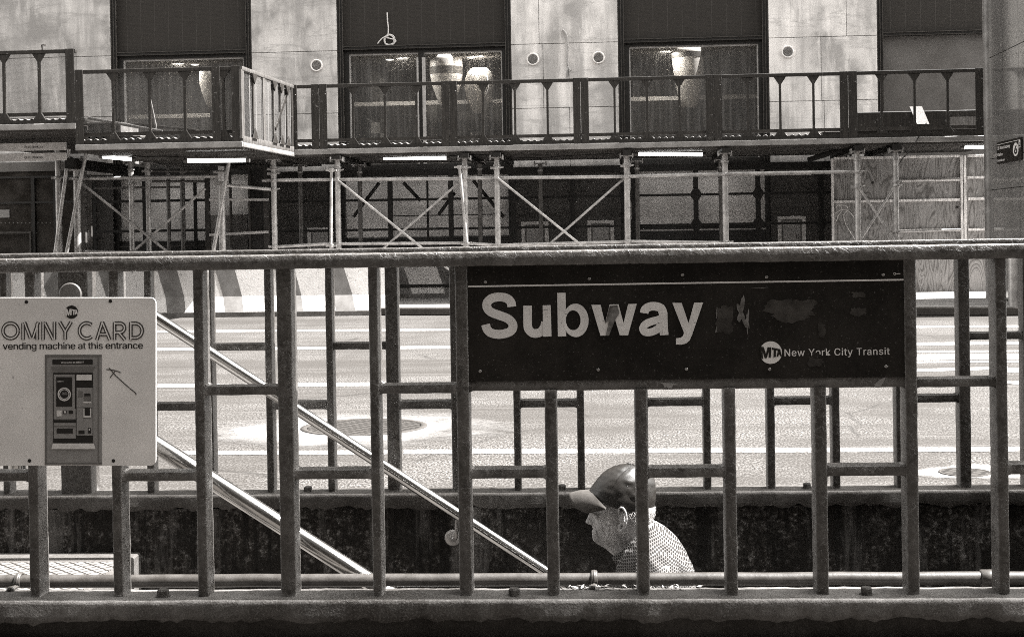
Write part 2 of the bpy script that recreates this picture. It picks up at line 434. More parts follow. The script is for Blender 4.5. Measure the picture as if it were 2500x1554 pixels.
def m_louvre():
    N = NM('dark_louvre_panel')
    s = N.node('ShaderNodeSeparateXYZ', {'Vector': N.co.outputs['Object']})
    z = N.math('FRACT', N.math('MULTIPLY', s.outputs[2], 40.))
    x = N.math('LESS_THAN', N.math('FRACT', N.math('MULTIPLY', s.outputs[0], 3.65)), .03)
    n = N.noise(9, 5, .7, N.coord((.3, 1, 14)))
    col = N.mix(N.ramp(z, [(0., 0.), (.5, 1.), (1., 0.)]), tone(.018), tone(.042))
    col = N.mix(N.ramp(n, [(.35, .5), (.7, 0.)]), col, tone(.018))
    col = N.mix(N.math('MULTIPLY', x, .4), col, tone(.08))
    return N.out(col, .6, .25, 0, N.bump(z, .3, .004))
MAT['louvre'] = m_louvre()
MAT['frame'] = plain('bronze_frame', .009, .45, .5, 0, .3, 8)
MAT['frame_edge'] = plain('bronze_frame_edge', .045, .4, .5, .1, .3, 10)
MAT['alu'] = plain('pale_aluminium_frame', .4, .4, .5, .2, .2, 12)
MAT['grey_panel'] = plain('grey_board', .10, .7, .3, 0, .15, 2)
def m_glass(name, tcol, gloss=.12, rough=.02):
    N = NM(name); t = N.node('ShaderNodeBsdfTransparent', {'Color': tcol}); g = N.node('ShaderNodeBsdfGlossy', {'Color': (.9, .9, .88, 1), 'Roughness': rough})
    d = N.node('ShaderNodeBsdfDiffuse', {'Color': tone(.3)})
    st = N.ramp(N.noise(4, 4, .6, N.coord((4, 4, .22))), [(.45, 0.15), (.66, .30)])
    mx0 = N.node('ShaderNodeMixShader', {0: st, 1: t.outputs[0], 2: d.outputs[0]})
    fr = N.node('ShaderNodeFresnel', {'IOR': 1.5}).outputs[0]
    mx = N.node('ShaderNodeMixShader', {0: N.math('MULTIPLY', fr, gloss*10), 1: mx0.outputs[0], 2: g.outputs[0]})
    N.l.new(mx.outputs[0], N.n['Material Output'].inputs[0]); return N.m
MAT['glass'] = m_glass('shop_glass', (.92, .91, .89, 1), .12)
MAT['dim_glass'] = plain('street_reflection_glass', .58, .2, .5, 0, .22, .9)  # street reflection on the lower panes is put into this pale base colour
MAT['dark_glass'] = plain('dark_shop_glass', .03, .12, .6, 0, .5, 2.5)
MAT['tower_glass'] = None and m_glass('lift_shaft_glass', (.30, .295, .28, 1), .16, .06)
def m_tower():
    N = NM('frosted_lift_glass')
    t = N.node('ShaderNodeBsdfTransparent', {'Color': (.55, .54, .52, 1)}); g = N.node('ShaderNodeBsdfGlossy', {'Color': (.9, .9, .88, 1), 'Roughness': .08}); d = N.node('ShaderNodeBsdfDiffuse', {'Color': tone(.24)})
    n = N.noise(.8, 4, .6, N.coord((1, 1, .35)))
    mx = N.node('ShaderNodeMixShader', {0: N.ramp(n, [(.3, .45), (.7, .85)]), 1: t.outputs[0], 2: d.outputs[0]})
    fr = N.node('ShaderNodeFresnel', {'IOR': 1.5}).outputs[0]
    m2 = N.node('ShaderNodeMixShader', {0: fr, 1: mx.outputs[0], 2: g.outputs[0]})
    N.l.new(m2.outputs[0], N.n['Material Output'].inputs[0]); return N.m
MAT['tower_glass'] = m_tower()
MAT['urn'] = plain('white_glaze', .85, .35, .5, 0, .12, 4)
MAT['urn_band'] = plain('grey_glaze', .14, .4, .5, 0, .1)
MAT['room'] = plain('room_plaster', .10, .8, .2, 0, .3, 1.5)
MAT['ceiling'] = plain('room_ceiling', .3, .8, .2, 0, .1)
def m_tiles():
    N = NM('mosaic_tiles')
    c = N.coord((4.5, 1, 4.5))
    b = N.node('ShaderNodeTexVoronoi', {'Vector': c, 'Scale': 1.0, 'Randomness': 0.0}, distance='CHEBYCHEV')
    r = N.node('ShaderNodeSeparateColor', {0: b.outputs['Color']}).outputs[0]
    col = N.ramp(r, [(.35, tone(.04)), (.5, tone(.09)), (.7, tone(.2)), (.9, tone(.35))])
    return N.out(col, .4, .4)
MAT['tiles'] = m_tiles()
# shed
MAT['board'] = None
def m_board(name, v, worn=.5):
    N = NM(name)
    g = N.noise(5, 6, .7, N.coord((9, 9, .7)))
    col = N.ramp(g, [(.4, tone(v*.65)), (.6, tone(v*1.4))])
    col = N.mix(N.ramp(N.noise(12, 6, .8), [(.62, 0.), (.64, worn)]), col, tone(.25))
    return N.out(col, .6, .35, 0, N.bump(g, .2, .002))
MAT['board'] = m_board('dark_painted_board', .022, .6)
MAT['steel_dark'] = m_board('dark_painted_frame', .016, .35)
MAT['timber_dark'] = m_board('dark_timber_beam', .008, .1)
MAT['fascia'] = plain('galvanised_edge', .26, .5, .4, .3, .25, 3)
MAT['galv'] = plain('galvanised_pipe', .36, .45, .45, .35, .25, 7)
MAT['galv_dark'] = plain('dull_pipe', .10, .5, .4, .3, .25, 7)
MAT['clamp'] = plain('pipe_clamp', .3, .5, .5, .5, .5, 60)
MAT['deck'] = plain('corrugated_deck', .07, .5, .4, .3, .3, 2)
MAT['mesh_edge'] = m_board('pale_worn_edge', .085, .2)
MAT['plank_grey'] = m_board('grey_plank', .075, .2)
MAT['plank'] = m_board('weathered_plank', .15, .2)
def m_ply():
    N = NM('plywood')
    base = N.noise(1.1, 2, .5, N.coord((2.6, 1, .55)), 1.6)
    rings = N.math('FRACT', N.math('MULTIPLY', base, 12.))
    g = N.ramp(rings, [(.0, .35), (.12, .9), (.5, .0), (1., .25)])
    col = N.mix(g, tone(.30), tone(.075))
    col = N.mix(N.ramp(N.noise(12, 5, .7, N.coord((14, 1, .4))), [(.45, .0), (.62, .55)]), col, tone(.11))
    kn = N.vor(2.6, N.coord((1, .01, 1)))
    col = N.mix(N.ramp(kn, [(.05, 1.), (.09, 0.)]), col, tone(.02))
    return N.out(col, .75, .25)
MAT['ply'] = m_ply()
MAT['batten'] = m_board('pale_batten', .6, .2)
def m_meshpanel():
    N = NM('wire_mesh')
    s = N.node('ShaderNodeSeparateXYZ', {'Vector': N.co.outputs['Object']})
    f = lambda o, k: N.math('LESS_THAN', N.math('FRACT', N.math('MULTIPLY', o, k)), .13)
    g = N.math('MAXIMUM', N.math('MAXIMUM', f(s.outputs[0], 75.), f(s.outputs[1], 75.)), f(s.outputs[2], 75.))
    t = N.node('ShaderNodeBsdfTransparent'); mx = N.node('ShaderNodeMixShader', {0: g, 1: t.outputs[0], 2: N.b.outputs[0]})
    N.out(tone(.18), .5, .4, .3); N.l.new(mx.outputs[0], N.n['Material Output'].inputs[0]); return N.m
MAT['wiremesh'] = m_meshpanel()
def m_emit(name, s):
    N = NM(name); N.b.inputs['Emission Color'].default_value = (1, .985, .95, 1); N.b.inputs['Emission Strength'].default_value = s
    return N.out((.8, .8, .78, 1), .4)
MAT['tubelight'] = m_emit('lit_tube', 1.3)
MAT['downlight'] = m_emit('lit_downlight', 1.2)
MAT['white'] = plain('white_plastic', .6, .5, .4, 0, .08)
MAT['notice'] = plain('notice_paper', .55, .6, .3, 0, .15, 6)
MAT['cable'] = plain('white_cable', .6, .5, .4, 0, .2, 40)
MAT['vent'] = plain('vent_ring', .8, .5, .4, 0, .15, 20)
MAT['vent_slat'] = plain('vent_slats', .24, .5, .4, 0, .2, 30)
# ------------------------------------------------------------------ subway entrance: railings
HR, HB = 1.2316, .25
def fu(px, py=1300, w=0): return F.u(px, py, w)
def railing(name, label, w, posts, bars, mat, u0, u1, amp, rh, depth):
    t = thing(name, label, 'railing', F, ((u0+u1)/2, w, HB))
    tr = MB(); tr.bar((u0, w+.031, HR-rh/2), (u1, w+.031, HR-rh/2), .064, rh, .006, .012, amp*1.2, (0, 1, 0), 55)
    part('top_rail', tr, mat, t)
    for (a, b, top) in posts:
        m = MB(); c = (a+b)/2; wd = b-a
        m.bar((c, w+.012+depth*.42, HB-.004), (c, w+.012+depth*.42, top), wd, depth*.85, .0045, .013, amp, (1, 0, 0), 60)
        part('post', m, mat, t)
    for (a, b, z0, z1) in bars:
        m = MB(); m.bar((a, w+.012+depth*.42, (z0+z1)/2), (b, w+.012+depth*.42, (z0+z1)/2), depth*.7, z1-z0, .004, .013, amp, (0, 1, 0), 60)
        r = .011
        for (uu, s) in ((a, 1), (b, -1)):              # weld fillets in the corners
            for (zz, q) in ((z0, -1), (z1, 1)):
                pts = [(uu, zz), (uu+s*r, zz)]+[(uu+s*r*(1-math.sin(k*math.pi/8)), zz+q*r*(1-math.cos(k*math.pi/8))) for k in range(1, 4)]+[(uu, zz+q*r)]
                m.prism(pts, w+.012+depth*.10, w+.012+depth*.72)
        part('crossbar', m, mat, t)
    return t
PW = .0                                        # front of the near railing
def post_n(l, r, top=HR-.03): return (fu(l), fu(r), top)
ZS0 = F.v(1600, 952, 0); ZS1 = F.v(1600, 925, 0)   # sign bar below the sign
np_ = [(66, 92), (271, 296), (478, 503), (681.5, 719), (907, 930), (1119, 1150)]
nposts = [post_n(*p) for p in np_]
nposts += [post_n(1334, 1364, ZS0+.003), post_n(1555, 1585, ZS0+.003), post_n(1773, 1801, ZS0+.003), post_n(1994, 2024, ZS0+.003)]
nposts += [post_n(2217, 2247), post_n(2440, 2468), post_n(2664, 2693)]
nposts = [post_n(-140, -114)]+nposts
def cb(i, j, ya, yb, ps=nposts, w=0):
    a = ps[i][1]-.002; b = ps[j][0]+.002; x = 1250
    xm = 1250+((a+b)/2)*FPX/4.05
    return (a, b, F.v(xm, yb, w), F.v(xm, ya, w))
# indices: 0=-140 1=66 2=271 3=478 4=681 5=907 6=1119 7=1334 8=1555 9=1773 10=1994 11=2217 12=2440 13=2664
nbars = [cb(0, 1, 1155, 1178), cb(1, 2, 945, 968), cb(2, 3, 1154, 1177), cb(3, 4, 943, 966), cb(4, 5, 1148, 1172), cb(5, 6, 939, 962), cb(6, 7, 1146, 1170),
         cb(8, 9, 1143, 1168), cb(10, 11, 1139, 1164), cb(11, 12, 924, 946), cb(12, 13, 1134, 1160), (nposts[6][1]-.002, nposts[11][0]+.002, ZS0, ZS1)]
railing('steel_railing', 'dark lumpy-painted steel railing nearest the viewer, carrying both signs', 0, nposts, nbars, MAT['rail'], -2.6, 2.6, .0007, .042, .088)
def fp(l, r, top=HR-.02): return (fu(l, 1190, WF), fu(r, 1190, WF), top)
fpos = [(-282, -265), (-133, -116), (5, 22), None, (357, 375), (505, 522), (651, 668), (800, 817), (946, 977), (1104, 1121), (1256, 1273), (1411, 1429), (1567, 1585), (1720, 1738), (1876, 1895), (2035, 2054), (2192, 2210), (2347, 2375), (2505, 2523), (2660, 2678)]
fposts = [fp(*p) if p else fp(147, 222) for p in fpos]
def cf(i, j, ya, yb):
    a = fposts[i][1]-.002; b = fposts[j][0]+.002; xm = 1250+((a+b)/2)*FPX/5.7
    return (a, b, F.v(xm, yb, WF), F.v(xm, ya, WF))
fbars = [cf(2, 3, 988, 1007), cf(4, 5, 985, 1004), cf(5, 6, 840, 857), cf(6, 7, 981, 1001), cf(7, 8, 837, 854), cf(8, 9, 979, 1000), cf(10, 11, 977, 996), cf(12, 13, 974, 993), cf(14, 15, 971, 990), cf(16, 17, 965, 984), cf(17, 18, 812, 830), cf(18, 19, 962, 980)]
fposts2 = [p for i, p in enumerate(fposts) if i != 3]
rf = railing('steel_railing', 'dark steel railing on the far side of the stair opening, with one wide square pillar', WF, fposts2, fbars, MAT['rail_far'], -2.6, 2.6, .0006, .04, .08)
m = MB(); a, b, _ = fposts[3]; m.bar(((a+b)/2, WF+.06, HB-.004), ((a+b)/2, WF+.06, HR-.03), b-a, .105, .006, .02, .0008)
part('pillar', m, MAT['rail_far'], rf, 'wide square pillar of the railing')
c = F.at(173, 718, WF)
m = MB(); m.lathe((c[0], WF+.001, c[2]), [(.043, -.012), (.047, -.009), (.047, .0), (.047, .012)], 28, 1)
part('cap_plate', m, plain('grey_cap', .09, .5, .4), rf, 'round grey plate on the square pillar')

# base curbs carrying the railings
def curb(name, label, w0, w1, mat, bolts, wb):
    t = thing(name, label, 'curb', F, (0, w0, .0))
    m = MB(); n = 260; U0, U1 = -2.7, 2.7; vs = []
    prof = [(w0+.012, .188), (w0+.002, .196), (w0, .206), (w0, HB-.012), (w0+.0008, HB-.004), (w0+.004, HB-.0006), (w0+.010, HB), ((w0+w1)/2, HB+.001), (w1-.008, HB), (w1, HB-.008), (w1, .15)]
    for i in range(n+1):
        u = U0+(U1-U0)*i/n
        for k, (ww, vv) in enumerate(prof):
            q = Vector((u*9, ww*9, vv*9)); j = noise.noise(q*1.2)*.0025+noise.noise(q*5)*.0022
            jj = j*(4.5 if k < 2 else (.9 if k in (7, 8) else .55))
            vs.append((u, ww+jj*.7, vv+jj))
    k = len(prof)
    m.add(vs, [(i*k+j, i*k+j+1, (i+1)*k+j+1, (i+1)*k+j) for i in range(n) for j in range(k-1)], True)
    part('cap', m, mat, t)
    if w0 < 1: m = MB(); m.box(U0, U1, w0+.02, w1, .0, .2); part('plinth', m, MAT['plinth'], t)
    else: m = MB(); m.box(U0, U1, w0+.035, w1, .1875, .215); part('plinth', m, MAT['plinth'], t)
    for (px, py) in bolts:
        b = F.at(px, py, wb); m = MB(); r = .017
        m.lathe((b[0], b[1], HB-.004), [(r*1.25, 0), (r*1.25, .006)], 16)
        hexa = [(b[0]+r*math.cos(math.pi/3*i+.4), b[1]+r*math.sin(math.pi/3*i+.4)) for i in range(6)]
        m.add([(x, y, HB+.002) for x, y in hexa]+[(x, y, HB+.017) for x, y in hexa]+[(b[0]+(x-b[0])*.8, b[1]+(y-b[1])*.8, HB+.021) for x, y in hexa],
              [(i, (i+1) % 6, (i+1) % 6+6, i+6) for i in range(6)]+[(i+6, (i+1) % 6+6, (i+1) % 6+12, i+12) for i in range(6)]+[tuple(range(12, 18))])
        part('bolt', m, MAT['bolt'], t)
    return t
curb('railing_curb', 'weathered painted curb along the bottom of the picture under the nearer railing', -.03, .108, MAT['curb'], [(398, 1440), (1255, 1437), (2115, 1432)], .02)
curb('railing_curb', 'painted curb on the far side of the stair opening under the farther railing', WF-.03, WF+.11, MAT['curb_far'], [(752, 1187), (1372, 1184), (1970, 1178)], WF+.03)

# stairwell
def wall(name, label, u0, u1, w0, w1, v0, v1):
    m = MB(); n = 40; nz = 14; vs = []
    m.box(u0, u1, w0, w1, v0, v1)
    return single(name, m, MAT['wall_dark'], F, label, 'wall')
UR = 2.62; UL = F.u(345, 1347, WF)
wall('stairwell_wall', 'stained black concrete wall below the farther railing, behind the old man', -2.7, UR, WF, WF+.25, -3, .188)
wall('stairwell_wall', 'concrete wall of the stair opening below the nearer railing', -2.7, UR, -.02, .105, -3, -.001)
wall('stairwell_wall', 'end wall of the stair opening below the right end of the railings', UR, UR+.2, -.02, WF+.25, -3, .25)
zl = F.v(200, 1347, WF-.002)
st = thing('staircase', 'concrete stair going down to the right between the two railings', 'staircase', F, (UL, .8, zl))
m = MB(); m.box(-4.2, UL, .106, WF-.003, zl-.3, zl); part('landing', m, MAT['step'], st, bevel=.006)
wp = F.onz(200, 1371, zl+.004)[1]
m = MB(); m.box(-3.4, UL-.02, .16, wp, zl-.02, zl+.004); part('tread_plate', m, MAT['plate'], st, 'bright steel tread plate with a diamond pattern')
tread, rise = .268, .177
for k in range(14):
    m = MB(); z = zl-rise*(k+1); m.box(UL+tread*k-.01, UL+tread*(k+1)+.015, .106, WF-.003, z-.2, z)
    part('step', m, MAT['step'], st, bevel=.005)
m = MB(); m.box(UL+14*tread, UR, .106, WF-.003, zl-rise*15-.2, zl-rise*15); part('lower_landing', m, MAT['step'], st)

# hand rails: bright steel tubes running down with the stair
def handrail(label, w, pa, pb, r, flanges=()):
    a = Vector(F.at(*pa, w)); b = Vector(F.at(*pb, w)); d = (b-a).normalized()
    p1 = b+d*1.6; k0 = a-d*.13; p0 = k0-Vector((.30, 0, 0))
    t = thing('handrail', label, 'handrail', F, tuple(p0), 'steel handrails on the stair')
    m = MB(); m.tube([tuple(p0-Vector((.03, 0, .16))), tuple(p0-Vector((.03, 0, .04))), tuple(p0)]+[tuple(k0-Vector((.05, 0, 0)))]+[k0+d*(.05+i*.25) for i in range(int((p1-k0).length/.25)+1)], r, 24); part('tube', m, MAT['steel'], t)
    for (px, py, wall_w) in flanges:
        f = F.at(px, py, wall_w); s = -1 if wall_w > w else 1; m = MB()
        m.lathe((f[0], f[1]+s*.004, f[2]), [(.03, 0), (.033, s*.004), (.033, s*.010), (.026, s*.014), (.01, s*.015)], 26, 1)
        part('flange', m, MAT['flange'], t)
        k = a+d*((f[0]-a.x)/d.x); m = MB()
        m.tube(spline([(f[0], f[1], f[2]), (f[0]+.008, f[1]+s*.05, f[2]+.0), (f[0]+.022, w, f[2]+.03), (k.x+.03, w, k.z-.01)], 5), .0085, 12)
        part('bracket', m, MAT['flange'], t)
    return t
handrail('polished steel handrail on the far wall, with a round wall flange', WF-.10, (390, 780), (1325, 1390), .0225, [(1106, 1310, WF)])
handrail('thicker-looking bright steel handrail on the near wall, lower left', .21, (390, 1091), (850, 1385), .0265)

# conduit along the inside of the near curb
wq = .142; pc = [F.at(x, y, wq) for x, y in ((-60, 1419), (600, 1418), (1250, 1416), (1900, 1411), (2560, 1406))]
pz = sum(p[2] for p in pc)/5
t = thing('conduit_pipe', 'painted conduit pipe lying along the inner edge of the nearer curb', 'pipe', F, (0, wq, pz-.02))
m = MB(); m.tube([(-2.6+i*.04, wq+noise.noise((i*.3, 0, 0))*.0012, pz+noise.noise((i*.21, 5, 0))*.0015) for i in range(130)], .0192, 20); part('tube', m, MAT['pipe'], t)
for px in (38, 1451):
    u = F.u(px, 1420, wq-.03); m = MB()
    arc = [(u, wq-.0225*math.cos(x), pz+.0225*math.sin(x)) for x in [math.pi*(i/10)*.9-.5 for i in range(11)]]
    pts = [(u-.004, wq-.062, HB+.004), (u-.002, wq-.036, HB+.006)]+arc
    m.tube(pts, .006, 8)
    for e in (-1, 1): m.tube([(q[0]+e*.005, q[1], q[2]) for q in pts], .0045, 8)
    m.lathe((u-.004, wq-.056, HB-.002), [(.013, 0), (.013, .008), (.008, .014)], 12)
    part('clamp', m, MAT['pipe'], t)
u = F.u(2410, 1400, wq); m = MB(); m.lathe((u-.02, wq, pz), [(.021, 0), (.025, .003), (.025, .05), (.021, .053)], 22, 0); part('coupling', m, MAT['pipe'], t)
# dry leaf bits by the clamp
m = MB(); rnd = random.Random(3)
for i in range(70):
    c = F.at(rnd.gauss(1440, 45) if i < 45 else rnd.uniform(1500, 1720), 1440, .075); c = (c[0], .066+rnd.random()*.04, HB+.003+rnd.random()*.006)
    a = rnd.random()*6.3; L = rnd.uniform(.004, .013); e = Vector((math.cos(a), math.sin(a), rnd.uniform(-.3, .5)))*L; g = Vector((-e.y, e.x, rnd.uniform(0, .006)))*.4
    q = Vector(c); m.add([q-e, q+g, q+e, q-g], [(0, 1, 2, 3)])
single('leaf_litter', m, plain('dry_leaf_bits', .14, .8, .2, 0, .6, 90), F, 'dry leaf crumbs lying on the curb beside the pipe clamp', 'litter', None, 'stuff')

# ------------------------------------------------------------------ SUBWAY sign (letters traced on the sign plane, real size)
ws = .016
def c3(x, y): q = F.at(1100+x/3.476, 620+y/3.476, ws); return (q[0], q[2])
def c4(x, y): q = F.at(1700+x/3.0413, 620+y/3.0413, ws); return (q[0], q[2])
sg = thing('subway_sign', 'long black enamel sign set in the railing, reading Subway in large white letters', 'sign', F, (fu(1675, 920, ws), ws, F.v(1675, 925, ws)))
l, r = nposts[6][1]-.004, nposts[11][0]+.004; zb = ZS1-.002; ztop = HR-.036
m = MB(); m.box(l, r, ws, ws+.012, zb, ztop); part('board', m, MAT['sign_black'], sg)
def P3(pts): return [c3(*p) for p in pts]
lift = [ws-.0008]
def nxt(): lift[0] -= .00025; return lift[0]
def reset(): lift[0] = ws-.0008
px_m = (c3(1000, 500)[0]-c3(0, 500)[0])/1000
m = MB(); reset()
SP = spline([(520, 446), (512, 408), (476, 374), (412, 364), (350, 375), (311, 412), (311, 455), (345, 492), (415, 519), (484, 546), (524, 585), (527, 628), (497, 661), (418, 680), (345, 668), (310, 636), (298, 596)], 6)
m.ribbon(P3(SP), 75*px_m, nxt())
m.ribbon(P3([(654, 437), (654, 560)]+spline([(654, 590), (661, 632), (690, 665), (730, 672), (770, 655), (797, 615), (806, 575)], 5)), 73*px_m, nxt())
m.add([(a, nxt(), b) for a, b in P3([(782, 434), (850, 432), (857, 697), (786, 699)])], [(0, 1, 2, 3)])
w_ = nxt(); m.add([(a, w_, b) for a, b in P3([(905, 329), (976, 327), (981, 696), (911, 698)])], [(0, 1, 2, 3)])
w_ = nxt(); cc = c3(1062, 561); ci = c3(1041, 560); m.ring(cc, 109*px_m, 62*px_m, w_, 48, 141*px_m, 84*px_m, ci)
def polyflat(pts, f=c3):
    w_ = nxt(); q = [f(*p) for p in pts]; m.add([(a, w_, b) for a, b in q], [tuple(range(len(q)))])
polyflat([(1195, 430), (1273, 429), (1311, 585), (1350, 426), (1425, 425), (1468, 586), (1506, 423), (1580, 421), (1506, 688), (1436, 689), (1387, 520), (1345, 690), (1272, 691)])
m.ribbon(P3(spline([(1643, 500), (1652, 467), (1690, 445), (1738, 443), (1785, 458), (1803, 500)], 5)+[(1805, 560), (1808, 640), (1813, 684)]), 72*px_m, nxt())
m.ribbon(P3(spline([(1795, 538), (1760, 556), (1700, 572), (1652, 596), (1632, 630), (1652, 660), (1700, 660), (1750, 638), (1790, 600)], 5)), 64*px_m, nxt())
polyflat([(1800, 630), (1838, 630), (1843, 668), (1853, 683), (1800, 686)])
polyflat([(1882, 413), (1960, 413), (2019, 585), (2066, 411), (2143, 409), (2048, 685), (2028, 730), (1998, 757), (1960, 766), (1912, 766), (1912, 712), (1950, 708), (1972, 692), (1980, 665)])
part('lettering', m, MAT['letter'], sg, 'large white word Subway, scratched')
m = MB(); reset(); wl = ws-.0009
a0 = F.at(1143, 697, ws); a1 = F.at(2207, 680.5, ws); b0 = F.at(1143, 701, ws); b1 = F.at(2207, 684.5, ws)
m.add([(a0[0], wl, a0[2]), (a1[0], wl, a1[2]), (b1[0], wl, b1[2]), (b0[0], wl, b0[2])], [(0, 1, 2, 3)]); part('stripe', m, MAT['letter_line'], sg, 'thin white line along the top of the sign')
m = MB(); put_text(m, F, 'New York City Transit', 1915.5, 869, 2172, 865, 17.5, ws-.0010, .012, 1.06); part('small_lettering', m, MAT['letter'], sg, 'small white words New York City Transit')
def roundel(f, cx, cy, R, wd, par, disc_mat, ink_mat, sgn=1):
    """round transit emblem: disc cut on its left side, leaning letters M T A shrinking to the right"""
    m = MB(); pts = []
    for k in range(41):
        a = -math.pi+2*math.pi*k/40
        x, y = math.cos(a), -math.sin(a)
        if x < -.80 and -.52 < y < .6: x = -.80
        pts.append((cx+x*R, cy+y*R))
    q = [f(*p) for p in pts[:-1]]
    m.add([(a, wd, b) for a, b in q], [tuple(range(len(q)))])
    e = part('emblem', m, disc_mat, par, 'round transit emblem')
    m = MB()
    def L(*pl):
        nonlocal_w[0] -= .0002; q = [f(cx+x*R, cy+y*R) for x, y in pl]
        m.add([(a, nonlocal_w[0], b) for a, b in q], [tuple(range(len(q)))])
    nonlocal_w = [wd-.0006]
    L((-1.0, -.52), (-.62, -.50), (-.42, .12), (-.28, -.48), (.05, -.46), (.02, .42), (-.18, .46), (-.17, -.1), (-.36, .5), (-.52, .52), (-.74, -.1), (-.66, .56), (-.86, .6))
    L((.10, -.44), (.62, -.36), (.62, -.18), (.47, -.2), (.45, .40), (.24, .42), (.27, -.22), (.10, -.25))
    L((.66, -.34), (.84, -.30), (.98, .32), (.83, .34), (.80, .2), (.69, .21), (.66, .36), (.52, .38))
    part('emblem_letters', m, ink_mat, e)
roundel(lambda x, y: (lambda q: (q[0], q[2]))(F.at(x, y, ws)), 1881.5, 860, 27.5, ws-.0010, sg, MAT['letter'], MAT['sign_black'])
for (x, y) in ((1185, 688), (1438.5, 680), (1666, 670.5), (1871, 676), (2156, 670), (1172, 905.5), (1460.5, 902), (1676, 900.5), (1879, 901), (2163, 894)):
    q = F.at(x, y, ws); m = MB(); m.lathe((q[0], ws-.0005, q[2]), [(.0046, 0), (.0046, -.0012), (.0026, -.0022), (.0014, -.0012)], 14, 1); part('screw', m, MAT['screw'], sg)
q = F.at(2184, 668, ws); m = MB(); m.ring((q[0], q[2]), .0036, .0022, ws-.0010, 16); m.box(q[0]+.004, q[0]+.016, ws-.0012, ws-.0003, q[2]-.001, q[2]+.001); part('key_mark', m, MAT['letter_line'], sg)
def blob(cx, cy, rx, ry, seed, f=c4, n=46, rough=.45):
    out = []
    for k in range(n):
        a = 2*math.pi*k/n; j = 1+noise.noise((math.cos(a)*1.6+seed, math.sin(a)*1.6, seed))*rough+noise.noise((math.cos(a)*6, math.sin(a)*6+seed, 3))*.22
        sq = 1/max(abs(math.cos(a)), abs(math.sin(a)))**.6
        out.append(f(cx+math.cos(a)*rx*j*sq, cy+math.sin(a)*ry*j*sq))
    return out
m = MB()
for i, args in enumerate([(700, 420, 170, 75, 1.3), (215, 490, 70, 95, 4.1), (1200, 430, 60, 30, 2.2), (1205, 300, 50, 20, 7.7), (930, 560, 28, 50, 5.2), (890, 800, 55, 35, 9.2)]):
    q = blob(*args); m.add([(a, ws-.0007-i*.0001, b) for a, b in q], [tuple(range(len(q)))])
parts('sticker_residue', m, MAT['residue'], sg, 'torn sticker remains')
m = MB()
for i, args in enumerate([(335, 440, 28, 75, 3.3), (380, 500, 12, 60, 6.1), (150, 430, 5, 30, 2.5), (148, 565, 6, 18, 2.9), (470, 250, 45, 3, 1.1)]):
    q = blob(*args, n=40, rough=1.2); m.add([(a, ws-.0014-i*.0001, b) for a, b in q], [tuple(range(len(q)))])
parts('torn_foil', m, MAT['residue_light'], sg)
m = MB(); q = blob(1395, 470, 62, 48, 8.8, c3, rough=.6); m.add([(a, lift[0]-.006, b) for a, b in []], [])
wv = ws-.0048
q = P3([(1350, 440), (1415, 432), (1432, 500), (1395, 560), (1345, 690), (1318, 688), (1345, 560), (1310, 590), (1330, 520)]); m.add([(a, wv, b) for a, b in q], [tuple(range(len(q)))])
part('torn_sticker', m, MAT['residue_light'], sg, 'torn sticker over the letter w')
m = MB(); q = [c4(*p) for p in ((862, 735), (905, 728), (930, 760), (900, 775), (868, 768))]; m.add([(a, ws-.0016, b) for a, b in q], [tuple(range(len(q)))]); part('dark_smear', m, MAT['sign_black'], sg)
# flaked pale spots on the sign bar
m = MB(); wv = .0160
for pts in ([(1775, 1088), (1915, 1095), (1920, 1108), (1890, 1110), (1875, 1138), (1850, 1136), (1835, 1125), (1815, 1132), (1805, 1105)],):
    q = [(lambda z: (z[0], z[2]))(F.at(1100+x/3.476, 620+y/3.476, wv)) for x, y in pts]; m.add([(a, wv, b) for a, b in q], [tuple(range(len(q)))])
q = [(lambda z: (z[0], z[2]))(F.at(1700+x/3.0413, 620+y/3.0413, wv)) for x, y in ((1408, 912), (1385, 960), (1362, 990), (1330, 992), (1322, 965), (1345, 945), (1370, 925))]
m.add([(a, wv, b) for a, b in q], [tuple(range(len(q)))])
parts('paint_chip', m, plain('bare_primer', .20, .8), sg, 'pale flaked paint just below the sign')

# ------------------------------------------------------------------ vending machine sign
wo = -.030
def co(x, y): q = F.at(x/2.964, 640+y/2.964, wo); return (q[0], q[2])
vs_ = thing('vending_sign', 'white panel on the railing at left, advertising a card vending machine with its picture', 'sign', F, (F.u(120, 1136, wo), wo, F.v(120, 1136, wo)))
m = MB(); x0, x1, ya, yb, R = -560, 1129, 254, 1470, 42
pts = []
for (cx, cy, a0) in ((x1-R, ya+R, -90), (x1-R, yb-R, 0), (x0+R, yb-R, 90), (x0+R, ya+R, 180)):
    for k in range(7): a = math.radians(a0+15*k); pts.append(co(cx+R*math.cos(a), cy+R*math.sin(a)))
m.prism(pts, wo, wo+.004); part('panel', m, MAT['panel'], vs_, bevel=.0008)
m = MB(); k0 = (co(1000, 800)[0]-co(0, 800)[0])/1000
for (x, y) in ((191, 287), (799, 281), (214, 1434), (821, 1434)): m.disc(co(x, y), 13*k0, wo-.0006, 20)
parts('bolt_hole', m, MAT['ink'], vs_)
roundel(co, 518, 360, 48, wo-.0006, vs_, MAT['ink'], MAT['panel'])
